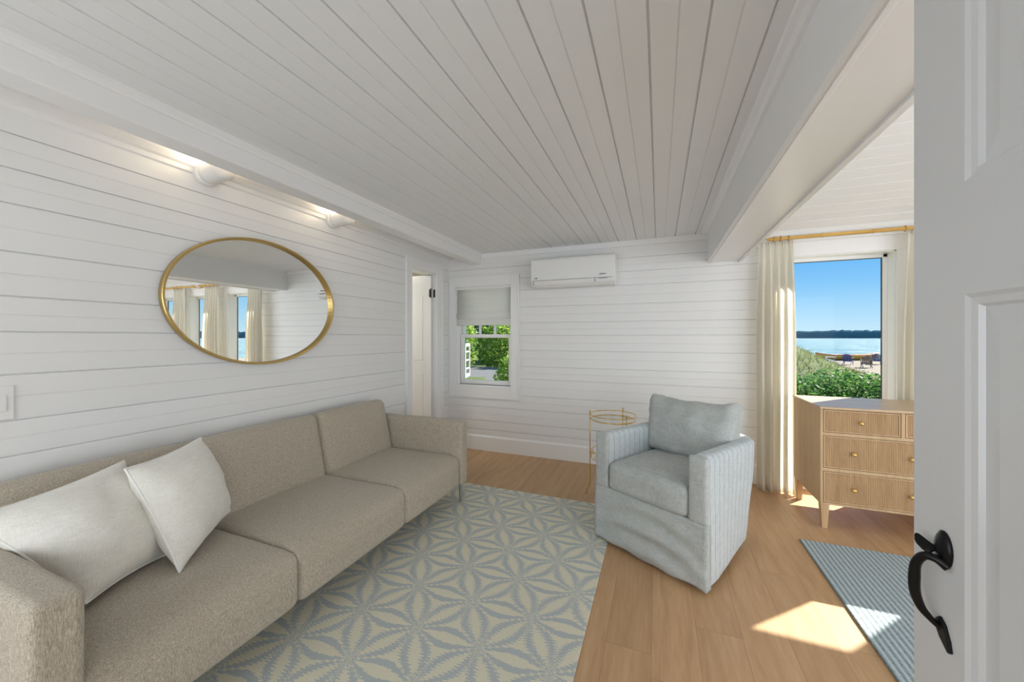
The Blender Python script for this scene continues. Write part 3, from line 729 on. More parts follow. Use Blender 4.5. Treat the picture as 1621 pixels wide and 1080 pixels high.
curtain(1.79, 2.17, 6, 'cream pleated curtain at the right edge of the tall window, behind the dresser', (.0, 0), seed=4)
curtain(2.74, 3.02, 5, 'cream curtain farther along the window wall, seen in the mirror', seed=8)
curtain(3.76, 4.05, 5, 'cream curtain at the seaward end of the window wall, seen at the mirror\'s left rim', seed=12)
def rod(xa, xb, label, rings):
    t = thing('curtain_rod', label, 'curtain rod', ((xa + xb) / 2, RY, RZ), group='bamboo curtain rods')
    bm = new_bm(); pts = []; rr = []; n = int((xb - xa) / .33) + 1
    pts.append((xa - .03, RY, RZ)); rr.append(.003); pts.append((xa, RY, RZ)); rr.append(.0155)
    for k in range(n):
        xk = xa + .05 + (xb - xa - .1) * k / max(1, n - 1)
        for dx, r in ((-.010, .0155), (-.004, .0185), (.004, .0185), (.010, .0155)): pts.append((xk + dx, RY, RZ)); rr.append(r)
    pts.append((xb, RY, RZ)); rr.append(.0155); pts.append((xb + .03, RY, RZ)); rr.append(.003)
    tube(bm, pts, rr, 14); child('pole', bm, M_ROD, t, smooth=True)
    for xk in (xa + .02, xb - .03):
        bm = new_bm(); tube(bm, [(xk, RY, RZ - .018), (xk, RY + .08, RZ - .02), (xk, BY - .031, RZ - .005)], .006, 8); lathe(bm, [(0, 0), (.02, 0), (.02, .008), (0, .01)], 16, Matrix.Translation((xk, BY - .0, RZ - .005)) @ Matrix.Rotation(PI / 2, 4, 'X'))
        child('bracket', bm, M_ROD, t)
    for xk in rings:
        bm = new_bm(); closed_tube(bm, [(xk, RY + .023 * math.cos(a), RZ - .002 + .023 * math.sin(a)) for a in (2 * PI * k / 20 for k in range(20))], .0032, 8)
        child('ring', bm, M_ROD, t, smooth=True)
rod(.90, 2.30, 'golden bamboo curtain rod over the tall window behind the dresser', [.93, .98, 1.04, 1.80, 1.90, 2.0, 2.12])
rod(2.42, 4.05, 'golden bamboo curtain rod farther along the window wall, seen in the mirror', [2.78, 2.88, 2.98, 3.80, 3.9, 4.0])

# ------------------------------------------------------------------ rugs
def rug(name, b, m, label, th=.009):
    bm = new_bm(); box(bm, b[0], b[1], .0005, b[2], b[3], th); return tag(obj(name, bm, m, bevel=.003), label, 'rug')
rug('area_rug', (-2.15, .30, -.312, 3.035), M_RUG, 'cream and grey-blue rug with a star-leaf pattern in front of the sofa')
rug('ribbed_rug', (.868, .95, 2.75, 3.0), M_RUG2, 'blue-grey ribbed woven rug in front of the dresser', .012)

# ------------------------------------------------------------------ sofa
SX0, SX1 = -2.375, -1.475; sb = .16
sofa = thing('sofa', 'long beige tweed three-seat sofa on slim metal legs along the left wall', 'sofa', (-1.93, 1.57, 0))
cuts = [.525, 1.19, 1.93, 2.615]
bm = new_bm(); box(bm, SX0 + .04, cuts[0] - .03, sb + .03, SX1 - .06, cuts[3] + .03, .30); child('base_frame', bm, M_SOFA, sofa)
for i in range(3):
    a, b = cuts[i], cuts[i + 1]
    bm = new_bm(); puff(bm, SX0 + .16, a + .001, sb, SX1, b - .001, .405, .035, (.006, 0, .020), 12, wr=.002, seed=i)
    # soft rounded front top edge
    for v in bm.verts:
        fx = (v.co.x - (SX1 - .11)) / .11; fz = (v.co.z - .31) / .10
        if fx > 0 and fz > 0:
            q = min(1, math.hypot(fx, fz)); k = max(abs(fx), abs(fz), 1e-6)
            L = math.hypot(fx, fz)
            if L > 1: v.co.x = SX1 - .11 + .11 * fx / L; v.co.z = .31 + .10 * fz / L
    child('seat', bm, M_SOFA, sofa, smooth=True)
    bm = new_bm()
    Mx = Matrix.Translation((-2.165, 0, .37)) @ Matrix.Rotation(math.radians(-13), 4, 'Y')
    puff(bm, -.14, a + .001, -.02, .045, b - .001, .452, .05, (.018, 0, .006), 12, M=Mx, wr=.002, seed=i + 5)
    child('backrest', bm, M_SOFA, sofa, smooth=True)
bm = new_bm(); box(bm, SX0, cuts[0], sb + .02, SX0 + .2, cuts[3], .45); child('back_frame', bm, M_SOFA, sofa, bevel=.02)
for (a, b) in ((cuts[0] - .105, cuts[0] - .001), (cuts[3] + .001, cuts[3] + .10)):
    bm = new_bm(); puff(bm, SX0 + .01, a, sb, SX1 + .01, b, .668, .022, (0, .006, .004), 10, wr=.0015, seed=a)
    arm = child('armrest', bm, M_SOFA, sofa, smooth=True)
for (x, y) in ((SX1 - .03, cuts[3] + .055), (SX1 - .03, cuts[0] - .05), (SX0 + .06, cuts[3] + .055), (SX0 + .06, cuts[0] - .05)):
    bm = new_bm(); z0_ = .0092 if x > -2.15 else .0005
    box(bm, x - .006, y - .017, z0_, x + .006, y + .017, sb + .01); box(bm, x - .02, y - .02, sb - .006, x + .02, y + .02, sb + .002)
    child('leg', bm, M_CHROME, sofa, bevel=.002)
def pillow(label, A, B, C, D, th, seed):
    ctr = sum((Vector(p) for p in (A, B, C, D)), Vector()) / 4
    t = thing('throw_pillow', label, 'pillow', ctr, group='ivory throw pillows on the sofa')
    bm = new_bm(); o = cushion(bm, A, B, C, D, th, seed=seed); child('cover', bm, M_PILLOW, t, smooth=True)
    bm = new_bm(); closed_tube(bm, o, .0045, 8); child('piping', bm, M_PIPE, t, smooth=True)
pillow('ivory piped square pillow slumped in the sofa corner against the near arm', (-2.13, .87, .82), (-1.98, .44, .79), (-1.80, .64, .45), (-1.95, .935, .425), .25, 3)
pillow('ivory piped square pillow tilted on one corner, right of the other pillow', (-2.10, 1.14, .855), (-1.95, .80, .832), (-1.745, .875, .43), (-2.06, 1.25, .455), .22, 9)

# ------------------------------------------------------------------ armchair (local axes: x across, y back)
ang = math.atan2(-.508, .861)
chair = thing('armchair', 'blue-grey slipcovered swivel armchair with pinstriped sides by the rug corner', 'armchair', (-.39, 2.55, 0), ang)
Cw, Cd, Ch = .728, .80, .715
def cchild(name, bm, m, **kw): return obj(name, bm, m, chair, **kw)
aw = .098
# arms and back as one U-shaped shell
path = []; rc = .20; c0 = .05
def upath(s_):
    pass
pts = []
L1 = Cd - rc
for k in range(16): pts.append((c0, .0 + aw * .0 + (L1) * k / 15, (-1, 0)))
for k in range(1, 11):
    a = PI - (PI / 2) * k / 10; pts.append((c0 + (rc - c0) + (rc - c0) * math.cos(a), L1 + (rc - c0) * math.sin(a), (math.cos(a), math.sin(a))))
for k in range(1, 9): pts.append((rc + (Cw - 2 * rc) * k / 9, Cd - c0, (0, 1)))
for k in range(0, 11):
    a = PI / 2 - (PI / 2) * k / 10; pts.append((Cw - rc + (rc - c0) * math.cos(a), L1 + (rc - c0) * math.sin(a), (math.cos(a), math.sin(a))))
for k in range(1, 16): pts.append((Cw - c0, L1 * (1 - k / 15), (1, 0)))
cs = []; r = .032; hw = aw / 2
cs += [(hw, z) for z in (.0, .06, .12, .2, .3, .4, .5, .6)]
cs_top = [(hw - r + r * math.cos(a), -r + r * math.sin(a)) for a in (PI / 2 * k / 5 for k in range(1, 6))]
bm = new_bm(); rings = []; uvs = []; s_acc = 0; last = None
for (x, y, nn) in pts:
    if last is not None: s_acc += math.hypot(x - last[0], y - last[1])
    last = (x, y); uvs.append(s_acc)
    back_f = max(0, min(1, (y - .1) / .6))
    H = Ch - .015 * back_f
    ring = []
    outer = []
    for zf in (0, .08, .2, .35, .5, .65, .8, .9, 1.0):
        z = .028 + zf * (H - r - .028)
        flare = .012 * (1 - zf) ** 2 - .018 * math.sin(zf * PI) * 0 
        wob = mn.noise(Vector((s_acc * 5, z * 4, 3))) * .007 * (1.2 - zf)
        hem = mn.noise(Vector((s_acc * 7, 0, 9))) * .010 if zf == 0 else 0
        taper = -.065 * (1 - zf) ** 1.5 * back_f
        outer.append((hw + flare * .5 + wob + taper, z + hem + (.03 * back_f if zf == 0 else 0)))
    top = [(hw - r + r * math.cos(a), H - r + r * math.sin(a)) for a in (PI / 2 * k / 5 for k in range(1, 6))]
    topi = [(-hw + r - r * math.sin(a), H - r + r * math.cos(a)) for a in (PI / 2 * k / 5 for k in range(0, 6))]
    inner = [(-hw, z) for z in (H * .8, H * .6, .3, .06)]
    prof = outer + top + topi + inner
    rings.append([(x + nn[0] * o, y + nn[1] * o, z) for o, z in prof])
R_ = loft(bm, rings, True, True)
uvl = bm.loops.layers.uv.new('UVMap'); vi = {}
for i, rg in enumerate(R_):
    for v in rg: vi[v] = uvs[i]
for f in bm.faces:
    for l in f.loops: l[uvl].uv = (vi[l.vert], l.vert.co.z)
o = cchild('slipcovered_shell', bm, M_CHAIRS, smooth=True, bevel=.018, seg=3)
# front skirt panel with sagging folds, closed base
bm = new_bm(); nx, nz = 40, 22; rows = []
for j in range(nz + 1):
    v = j / nz; r = []
    for i in range(nx + 1):
        u = i / nx; x = -.004 + (Cw + .008) * u
        zt_ = .362
        hem = .022 + .007 * math.sin(u * 9) + .004 * math.sin(u * 23)
        z = hem + (zt_ - hem) * v
        sag = math.sin(PI * u) * math.sin(PI * min(1, v * 1.1))
        fold = .020 * math.sin(v * 17 + 5.0 * (u - .5) ** 2 * 4 - 1.0) * math.sin(PI * u) * (1 - abs(v - .45) * 1.2) + mn.noise(Vector((u * 5, v * 4, 2))) * .012 * (1 - v)
        y = -.012 - .012 * (1 - v) * (1) + -.006 * sag - fold * .9
        r.append((x, y, z))
    rows.append(r)
A = [[bm.verts.new(p) for p in r] for r in rows]; Bk = [[bm.verts.new((p[0], .03, p[2])) for p in r] for r in rows]
for j in range(nz):
    for i in range(nx):
        bm.faces.new((A[j][i], A[j][i + 1], A[j + 1][i + 1], A[j + 1][i])); bm.faces.new((Bk[j][i], Bk[j + 1][i], Bk[j + 1][i + 1], Bk[j][i + 1]))
for j in range(nz):
    bm.faces.new((A[j][0], A[j + 1][0], Bk[j + 1][0], Bk[j][0])); bm.faces.new((A[j][nx], Bk[j][nx], Bk[j + 1][nx], A[j + 1][nx]))
for i in range(nx):
    bm.faces.new((A[0][i], Bk[0][i], Bk[0][i + 1], A[0][i + 1])); bm.faces.new((A[nz][i], A[nz][i + 1], Bk[nz][i + 1], Bk[nz][i]))
cchild('front_skirt', bm, M_CHAIR, smooth=True)
for xa in (-.003, Cw - aw + .0):
    bm = new_bm(); puff(bm, xa, -.014, .36, xa + aw + .003, .02, Ch, .014, (0, .004, 0), 6, wr=.001); cchild('arm_front', bm, M_CHAIR, smooth=True)
bm = new_bm(); box(bm, aw * .8, .02, .06, Cw - aw * .8, Cd - .08, .375); cchild('seat_deck', bm, M_CHAIR)
bm = new_bm(); puff(bm, aw + .002, -.022, .362, Cw - aw - .002, .56, .535, .038, (.0, .010, .022), 14, wr=.006, seed=2); cchild('seat_cushion', bm, M_CHAIR, smooth=True)
bm = new_bm(); Mx = Matrix.Translation((Cw / 2 - .005, .50, .535)) @ Matrix.Rotation(math.radians(-14), 4, 'X')
A_, B_, C__, D__ = (Mx @ Vector(p) for p in ((.30, .015, .385), (-.285, .01, .40), (-.262, .0, -.005), (.262, .0, -.005)))
puff(bm, -.272, -.065, 0, .272, .105, .375, .045, (.008, .030, .004), 16, wr=.014, seed=4)
for v in bm.verts:
    f = max(0, v.co.z / .37); v.co.x *= 1 + .10 * f; e = (abs(v.co.x) / .3) ** 4; v.co.z += .034 * e * f
    v.co = Mx @ v.co
cchild('back_cushion', bm, M_CHAIR, smooth=True)
bm = new_bm(); lathe(bm, [(0, .0005), (.22, .0005), (.225, .02), (.05, .035), (.05, .07), (0, .07)], 32, Matrix.Translation((Cw / 2, .42, 0)))
cchild('swivel_base', bm, M_BLACK)

# ------------------------------------------------------------------ brass drinks table
tx, ty = -.362, 3.245
t = thing('side_table', 'round brass side table with a glass top behind the armchair', 'side table', (tx, ty, 0))
R1 = .19
for k, a in enumerate((math.radians(190), math.radians(70), math.radians(-50))):
    bm = new_bm(); c, s = math.cos(a), math.sin(a); rad = lambda q: (tx + c * q, ty + s * q)
    prof = [(R1 + .028, .0045), (R1 + .030, .018), (R1 + .024, .045), (R1 + .006, .075), (R1, .10), (R1, .30), (R1, .50), (R1, .705)]
    tube(bm, [(*rad(q), z) for q, z in prof], [.006, .0045, .004, .004, .004, .004, .004, .004], 10)
    M4 = Matrix.Translation((*rad(R1), .70)); lathe(bm, [(0, 0), (.006, .002), (.004, .01), (.008, .018), (.004, .026), (0, .03)], 12, M4)
    for z in (.105, .36, .40, .66):
        lathe(bm, [(0, -.006), (.0065, -.004), (.0065, .004), (0, .006)], 10, Matrix.Translation((*rad(R1), z)))
    child('leg', bm, M_BRASS, t, smooth=True)
def ring(z, R, r): 
    bm = new_bm(); closed_tube(bm, [(tx + R * math.cos(a), ty + R * math.sin(a), z) for a in (2 * PI * k / 48 for k in range(48))], r, 8); child('ring', bm, M_BRASS, t, smooth=True)
ring(.694, R1 - .004, .004); ring(.655, R1 - .010, .005); ring(.385, R1 - .008, .003); ring(.33, R1 - .008, .003)
for k in range(12):
    a = 2 * PI * (k + .5) / 12; bm = new_bm()
    p = lambda da, z: (tx + (R1 - .008) * math.cos(a + da), ty + (R1 - .008) * math.sin(a + da), z)
    tube(bm, [p(-.12, .33), p(.0, .357), p(.12, .385)], .0022, 6); tube(bm, [p(.12, .33), p(0, .357), p(-.12, .385)], .0022, 6)
    child('lattice', bm, M_BRASS, t)
bm = new_bm(); lathe(bm, [(0, .650), (R1 - .012, .650), (R1 - .012, .656), (0, .656)], 48, Matrix.Translation((tx, ty, 0))); child('glass_top', bm, M_GLASS, t)

# ------------------------------------------------------------------ dresser
qx0, qx1, qy0, qy1 = 1.060, 2.393, 3.24, 3.80
dr = thing('dresser', 'light oak dresser with fluted drawer fronts and brass knobs under the tall window', 'dresser', ((qx0 + qx1) / 2, (qy0 + qy1) / 2, 0))
bm = new_bm(); zb, ztp = .175, .846; W_ = .016
box(bm, qx0, qy0, zb, qx0 + W_, qy1, ztp); box(bm, qx1 - W_, qy0, zb, qx1, qy1, ztp); box(bm, qx0 + W_, qy1 - .012, zb, qx1 - W_, qy1, ztp); box(bm, qx0 + W_, qy0, zb, qx1 - W_, qy1 - .012, zb + .014)
box(bm, qx0 + W_, qy0, .842, qx1 - W_, qy1 - .012, ztp)
for za, zb2 in ((.6590, .682), (.4090, .432)): box(bm, qx0 + W_, qy0, za, qx1 - W_, qy0 + .03, zb2)
for xa, xb, za, zb2 in ((1.495, 1.515, .682, .842), (1.938, 1.958, .682, .842), (1.717, 1.737, zb + .014, .659)): box(bm, xa, qy0, za, xb, qy0 + .03, zb2)
child('carcass', bm, M_OAK, dr, bevel=.0015)
bm = new_bm(); box(bm, qx0 - .006, qy0 - .008, ztp, qx1 + .006, qy1 + .004, .862); child('top', bm, M_OAKX, dr, bevel=.003)
def drawer(xa, xb, za, zb2, knobs):
    g = .0035; xa += g; xb -= g; za += g; zb2 -= g
    bm = new_bm(); fr = .007
    box(bm, xa, qy0 + .002, za, xb, qy0 + .02, za + fr); box(bm, xa, qy0 + .002, zb2 - fr, xb, qy0 + .02, zb2); box(bm, xa, qy0 + .002, za + fr, xa + fr, qy0 + .02, zb2 - fr); box(bm, xb - fr, qy0 + .002, za + fr, xb, qy0 + .02, zb2 - fr)
    n = int((xb - xa - 2 * fr) / .0092); st_ = (xb - xa - 2 * fr) / n
    pr = []
    for k in range(n):
        for q in range(5):
            a = PI * q / 5; pr.append((xa + fr + st_ * (k + q / 5), qy0 + .0105 - .0055 * math.sin(a)))
    pr.append((xb - fr, qy0 + .0105))
    A = [bm.verts.new((x, y, za + fr)) for x, y in pr]; B = [bm.verts.new((x, y, zb2 - fr)) for x, y in pr]
    for i in range(len(pr) - 1): bm.faces.new((A[i], A[i + 1], B[i + 1], B[i]))
    d_ = child('drawer', bm, M_OAK, dr)
    for kx in knobs:
        bm = new_bm(); lathe(bm, [(0, 0), (.011, 0), (.011, .003), (.0055, .006), (.0055, .014), (.0125, .018), (.014, .023), (.010, .028), (0, .030)], 20, Matrix.Translation((kx, qy0 + .0065, (za + zb2) / 2)) @ Matrix.Rotation(PI / 2, 4, 'X'))
        o_ = obj('knob', bm, M_BRASS, d_, smooth=True)
for xa, xb in ((1.076, 1.495), (1.515, 1.938), (1.958, 2.377)): drawer(xa, xb, .682, .842, [(xa + xb) / 2])
for za, zb2 in ((.432, .659), (.189, .409)):
    for xa, xb in ((1.076, 1.717), (1.737, 2.377)): drawer(xa, xb, za, zb2, [xa + (xb - xa) * .265, xb - (xb - xa) * .265])
for (x, y) in ((qx0 + .004, qy0 + .004), (qx1 - .054, qy0 + .004), (qx0 + .004, qy1 - .054), (qx1 - .054, qy1 - .054)):
    bm = new_bm(); z0_ = .0005
    w0, w1 = .050, .032; o_ = (w0 - w1) / 2
    oy = 0 if y < 3.5 else 2 * o_
    loft(bm, [[(x + (o_ if z < .1 else 0), y + (o_ if z < .1 else 0), z), (x + w0 - (o_ if z < .1 else 0), y + (o_ if z < .1 else 0), z), (x + w0 - (o_ if z < .1 else 0), y + w0 - (o_ if z < .1 else 0), z), (x + (o_ if z < .1 else 0), y + w0 - (o_ if z < .1 else 0), z)] for z in (z0_, .1755)])
    child('leg', bm, M_OAK, dr, bevel=.002)

# ------------------------------------------------------------------ outdoors
def gz(x, y):
    r = math.hypot(x, y)
    if x < -0.5 and True: base = -.8
    else: base = -.95
    k = max(0, min(1, (r - 20) / 22)); z = base * (1 - k) + (-1.45) * k
    k2 = max(0, min(1, (r + max(0, x - 30) * .4 - 65) / 14)); k2 = k2 * k2 * (3 - 2 * k2)
    if x > -2: z = z * (1 - k2) + (-3.2) * k2
    m_ = 2.95 * math.exp(-(((x - 5.0) / 4.0) ** 2 + ((y - 28) / 6.5) ** 2)); z += m_
    nr = max(0, min(1, (r - 8) / 10))
    return z + mn.noise(Vector((x * .4, y * .4, 0))) * .10 * nr
bm = new_bm(); gxs = [-70 + i * 1.6 for i in range(95)]; gys = [4.5 + .012 * (j ** 2) + j * .62 for j in range(52)]
lay = bm.verts.layers.float.new('sand') if hasattr(bm.verts.layers, 'float') else None
Gd = []
for y in gys:
    r = []
    for x in gxs:
        v = bm.verts.new((x, y, gz(x, y)))
        rr_ = math.hypot(x, y); s = 0
        if x > -2: s = max(0, min(1, (rr_ - 34 + max(0, 11.5 - x) * 1.3) / 6))
        v[lay] = s; r.append(v)
    Gd.append(r)
for j in range(len(gys) - 1):
    for i in range(len(gxs) - 1): bm.faces.new((Gd[j][i], Gd[j][i + 1], Gd[j + 1][i + 1], Gd[j + 1][i]))
tag(obj('ground', bm, M_GROUND, smooth=True), kind='structure')
bm = new_bm(); vs = [bm.verts.new(p) for p in ((2, 62, -2.05), (5, 45, -2.05), (20, 20, -2.05), (60, 2, -2.05), (1800, -300, -2.05), (2600, 900, -2.05), (1300, 2600, -2.05), (250, 2600, -2.05))]; bm.faces.new(vs)
tag(obj('sea', bm, M_SEA), kind='structure')
# far wooded shore
bm = new_bm(); N = 420; rings = []
for k in range(N):
    a = math.radians(-6 + 92 * k / N); R = 1500 + 60 * math.sin(k * .05)
    h = 21 + 4 * mn.noise(Vector((k * .045, 0, 0))) + 4.5 * mn.noise(Vector((k * .55, 2, 0))) + 2.5 * mn.noise(Vector((k * 1.7, 5, 0)))
    c, s = math.sin(a), math.cos(a); P_ = lambda r_, z: (c * r_, s * r_, z)
    rings.append([P_(R, -2.2), P_(R + 2, h * .8), P_(R + 8, h), P_(R + 60, h * .7), P_(R + 90, -2.2)])
loft(bm, rings); tag(obj('far_shore', bm, M_FAR), kind='structure')
# leafy shrubs
def leaf_bm(bm, centre, rad, n, size, seed, shell=.35, squash=1.0):
    rnd = random.Random(seed); c = Vector(centre)
    for _ in range(n):
        while True:
            p = Vector((rnd.uniform(-1, 1), rnd.uniform(-1, 1), rnd.uniform(-1, 1)))
            if shell < p.length < 1: break
        bumpf = 1 + .22 * mn.noise(p * 2.3 + Vector((seed, 0, 0)))
        q = c + Vector((p.x * rad[0], p.y * rad[1], p.z * rad[2])) * bumpf
        u = Vector((rnd.gauss(0, 1), rnd.gauss(0, 1), rnd.gauss(0, .6))).normalized(); w = u.cross(Vector((rnd.gauss(0, 1), rnd.gauss(0, 1), rnd.gauss(0, 1)))).normalized()
        s = size * rnd.uniform(.6, 1.3)
        bm.faces.new([bm.verts.new(q + u * s), bm.verts.new(q + w * s * .45), bm.verts.new(q - u * s * .7), bm.verts.new(q - w * s * .45)])
def bush(name, label, cat, centre, rad, n, size, m, seed, group=None, trunk=True, core=True):
    t = thing(name, label, cat, (centre[0], centre[1], gz(centre[0], centre[1])), group=group)
    bm = new_bm(); leaf_bm(bm, centre, rad, n, size, seed)
    child('foliage', bm, m, t)
    bm = new_bm(); g0 = gz(centre[0], centre[1]); rnd = random.Random(seed + 99)
    for k in range(5):
        a = rnd.uniform(0, 2 * PI); q = rnd.uniform(.2, .6)
        tube(bm, [(centre[0], centre[1], g0 - .05), (centre[0] + math.cos(a) * rad[0] * q * .5, centre[1] + math.sin(a) * rad[1] * q * .5, (g0 + centre[2]) / 2), (centre[0] + math.cos(a) * rad[0] * q, centre[1] + math.sin(a) * rad[1] * q, centre[2] + rad[2] * .5)], [.03 * rad[0], .022 * rad[0], .01 * rad[0]], 6)
    child('stem', bm, M_STEM, t)
    return t
# hedge of shrubs between house and beach (tall window view)
k = 0
for (x, y, rx_, rz_, lab) in ((3.6, 14.6, 1.5, .55, 'leafy green shrub at the left end of the hedge outside the tall window'), (5.6, 15.2, 1.5, .58, 'bushy dark green shrub in the middle of the hedge outside the tall window'), (7.6, 15.0, 1.5, .52, 'glossy green shrub near the right of the hedge outside the tall window'), (9.5, 14.0, 1.6, .5, 'low green shrub at the right end of the hedge outside the tall window'),
                         (4.3, 12.0, 1.3, .36, 'pale-twigged low shrub nearest the tall window, left'), (6.3, 11.8, 1.4, .34, 'dense low shrub nearest the tall window, right')):
    g0 = gz(x, y); bush('hedge_shrub', lab, 'shrub', (x, y, g0 + rz_), (rx_, 1.2, rz_), 2600, .075, M_LEAF, 20 + k, 'shrubs between the house and the beach'); k += 1
# dune grass tufts as one uncountable stand
bm = new_bm(); rnd = random.Random(5)
for _ in range(9000):
    x, y = rnd.uniform(-1, 14), rnd.uniform(14, 33)
    if math.hypot(x, y) > 36 - max(0, x - 8) * 1.2: continue
    if x > .33 * y + 2.0: continue
    z = gz(x, y); h = rnd.uniform(.10, .28); a = rnd.uniform(0, PI); lx_, ly_ = rnd.gauss(0, .1), rnd.gauss(0, .1)
    bm.faces.new([bm.verts.new((x - math.cos(a) * .025, y - math.sin(a) * .025, z - .02)), bm.verts.new((x + math.cos(a) * .025, y + math.sin(a) * .025, z - .02)), bm.verts.new((x + lx_, y + ly_, z + h))])
tag(obj('dune_grass', bm, leafm('dune_grass', (.06, .09, .03), (.12, .15, .05), (.24, .24, .11), .6)), 'olive green dune grass covering the bank behind the hedge', 'grass', kind='stuff')
# beach chairs
def beach_chair(x, y, rz, m, label):
    z = gz(x, y); t = thing('adirondack_chair', label, 'chair', (x, y, z), rz, group='slatted beach chairs'); t.scale = (1.1, 1.1, 1.25)
    def c(name, bm): return obj(name, bm, m, t, bevel=.004)
    for k in range(6):
        bm = new_bm(); xx = -.27 + k * .108; h = .72 - .05 * abs(k - 2.5)
        Mx = Matrix.Translation((xx, .18, .26)) @ Matrix.Rotation(math.radians(-24), 4, 'X'); box(bm, -.045, -.01, 0, .045, .012, h, M=Mx); c('back_slat', bm)
    for k in range(5):
        bm = new_bm(); yy = -.36 + k * .11; Mx = Matrix.Translation((0, yy, .36 - k * .025)); box(bm, -.28, -.045, 0, .28, .045, .02, M=Mx); c('seat_slat', bm)
    for s in (-1, 1):
        bm = new_bm(); box(bm, s * .31 - .06, -.46, .54, s * .31 + .06, .32, .565); c('armrest', bm)
        bm = new_bm(); box(bm, s * .30 - .02, -.42, 0, s * .30 + .02, -.32, .54); c('leg', bm)
        bm = new_bm(); loft(bm, [[(s * .28 - .015, -.40, .30), (s * .28 - .015, -.40, .38), (s * .28 - .015, .55, .10), (s * .28 - .015, .55, .0)], [(s * .28 + .015, -.40, .30), (s * .28 + .015, -.40, .38), (s * .28 + .015, .55, .10), (s * .28 + .015, .55, .0)]]); c('leg', bm)
def along(px_, depth):
    u = (px_ - 810.5) / F_PX * depth
    return (u * math.cos(YAW) - depth * math.sin(YAW), u * math.sin(YAW) + depth * math.cos(YAW))
beach_chair(16.91, 48.82, math.radians(-110), M_WHITECHAIR, 'white slatted beach chair leaning back, leftmost of the beach chairs')
beach_chair(17.95, 47.95, math.radians(150), M_BLUECHAIR, 'navy slatted beach chair in front of the yellow boat')
beach_chair(17.67, 43.54, math.radians(165), M_BROWNCHAIR, 'weathered brown slatted beach chair seen from behind')
beach_chair(20.92, 49.66, math.radians(160), M_BLUECHAIR, 'navy slatted beach chair at the right against the bright water')
# boat
t = thing('rowing_boat', 'long yellow boat with a red stripe lying on the sand behind the beach chairs', 'boat', (21.12, 56.72, gz(21.12, 56.72)), math.radians(14))
bm = new_bm(); rings = []; n = 24
for k in range(n + 1):
    u = -1 + 2 * k / n; w_ = .62 * (1 - abs(u) ** 2.6) + .02; h = .62 + .28 * abs(u) ** 3 - .0; kz = .30 * abs(u) ** 4
    rings.append([(u * 3.4, w_ * math.sin(a), kz + (h - kz) * (1 - math.cos(a)) ** .8 if False else kz + (h - kz) * (1 - abs(math.cos(a)))) if False else (u * 3.4, w_ * math.cos(a), kz + (h - kz) * (1 - math.sin(a))) for a in (PI * q / 12 for q in range(13))])
loft(bm, rings, True, True); hull = obj('hull', bm, M_YELLOW, t, smooth=True)
for s in (-1, 1):
    bm = new_bm(); tube(bm, [(u * 3.4, s * (.62 * (1 - abs(u) ** 2.6) + .02), .62 + .28 * abs(u) ** 3) for u in (-1 + 2 * k / 24 for k in range(25))], .05, 8); obj('gunwale', bm, M_RED, t, smooth=True)
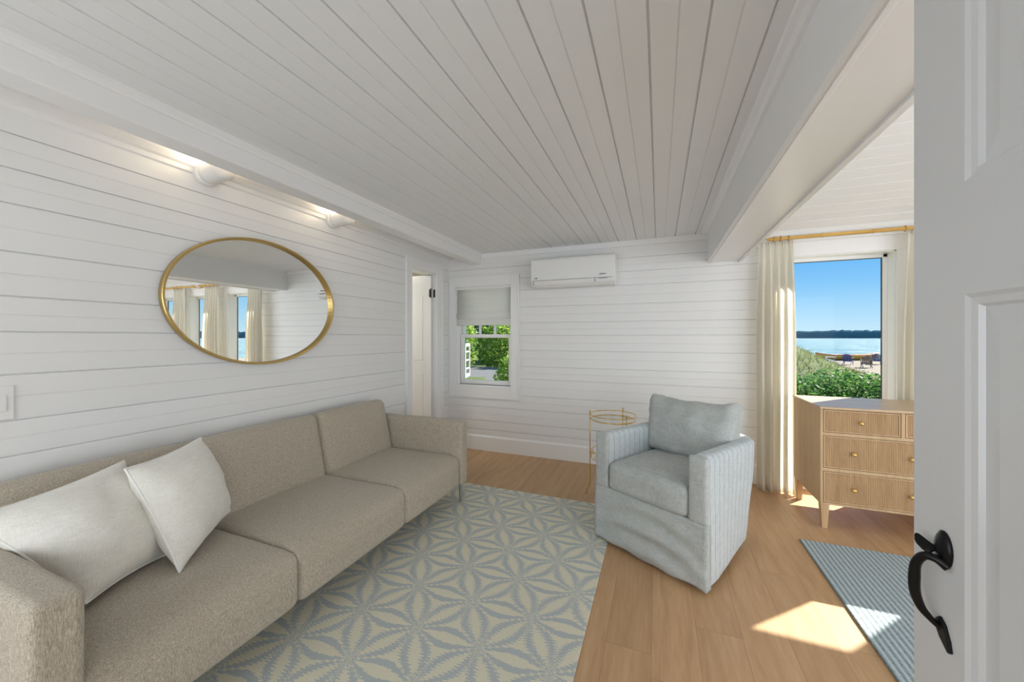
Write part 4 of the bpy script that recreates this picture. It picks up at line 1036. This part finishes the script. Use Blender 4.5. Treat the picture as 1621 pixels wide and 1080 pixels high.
# garden outside the small window
bm = new_bm(); Gd = []
for j in range(9):
    y = 14 + j * 1.25; Gd.append([bm.verts.new((x, y, -.77 + .0 * j + mn.noise(Vector((x * .4, y * .4, 0))) * .02)) for x in (-26, -20, -14, -10, -7, -4, -1)])
for j in range(8):
    for i in range(6): bm.faces.new((Gd[j][i], Gd[j][i + 1], Gd[j + 1][i + 1], Gd[j + 1][i]))
ex = bmesh.ops.extrude_face_region(bm, geom=bm.faces[:]); bmesh.ops.translate(bm, vec=(0, 0, -.3), verts=[v for v in ex['geom'] if isinstance(v, bmesh.types.BMVert)])
tag(obj('driveway', bm, M_ROAD), kind='structure')
k = 0
for (x, y, rx_, rz_, lab) in ((-11.4, 26.3, 2.1, 2.2, 'bright green shrub beyond the drive, middle of the small window view'), (-15.6, 26.8, 2.2, 2.4, 'bright green shrub beyond the drive at the left of the small window view'), (-7.4, 26, 2.0, 2.2, 'yellow-green shrub beyond the drive at the right of the small window view'), (-20.1, 27.6, 2.4, 2.2, 'yellow-green shrub beyond the drive, hidden partly by the white sash outside')):
    bush('garden_shrub', lab, 'shrub', (x, y, rz_ - 1.6), (rx_ * .98, 1.6, rz_), 4200, .15, M_LEAF2, 50 + k, 'shrubs beyond the drive'); k += 1
for (x, y, rx_, rz_, lab) in ((-26, 39.5, 4.4, 4.4, 'dark green tree behind the shrubs, left of the small window view'), (-17.2, 40, 4.4, 4.6, 'dark green tree behind the shrubs, middle of the small window view'), (-8.4, 39.5, 4.4, 4.4, 'dark green tree behind the shrubs, right of the small window view')):
    bush('tree', lab, 'tree', (x, y, rz_ - 2.2), (rx_ * .93, 3.0, rz_), 7000, .24, M_LEAF3, 80 + k, 'trees behind the drive'); k += 1
bush('garden_bush', 'sunlit green bush close outside the lower right of the small window', 'shrub', (-2.95, 7.9, .25), (.6, .6, .8), 4200, .055, M_LEAF2, 91)
# white sash of the neighbouring wing, standing open outside the small window
t = thing('casement_sash', 'white four-pane casement sash standing open outside the small window', 'window', (-2.865, 5.20, .70), math.radians(108))
bm = new_bm(); w_, h_ = .42, .55
box(bm, 0, -.018, 0, .05, .018, h_); box(bm, w_ - .05, -.018, 0, w_, .018, h_); box(bm, .05, -.018, 0, w_ - .05, .018, .05); box(bm, .05, -.018, h_ - .05, w_ - .05, .018, h_)
for k in range(1, 4): box(bm, .05, -.01, h_ * k / 4 - .01, w_ - .05, .01, h_ * k / 4 + .01)
obj('frame', bm, mat('weathered_white_paint', (.42, .43, .43), .6), t); bm = new_bm(); box(bm, .04, -.002, .04, w_ - .04, .002, h_ - .04); obj('pane', bm, M_GLASS, t)
# outside: unseen slab added to block sun, then eave over the tall windows
tag(boxo('sun_blocker_slab', (-4.3, BY + T, 2.9, 0.9, BY + T + 2.7, 3.0), M_TRIM), kind='structure')
tag(boxo('roof_eave', (LX - .3, BY + T, 2.30, RX + .4, BY + T + .22, 2.42), M_TRIM), kind='structure')
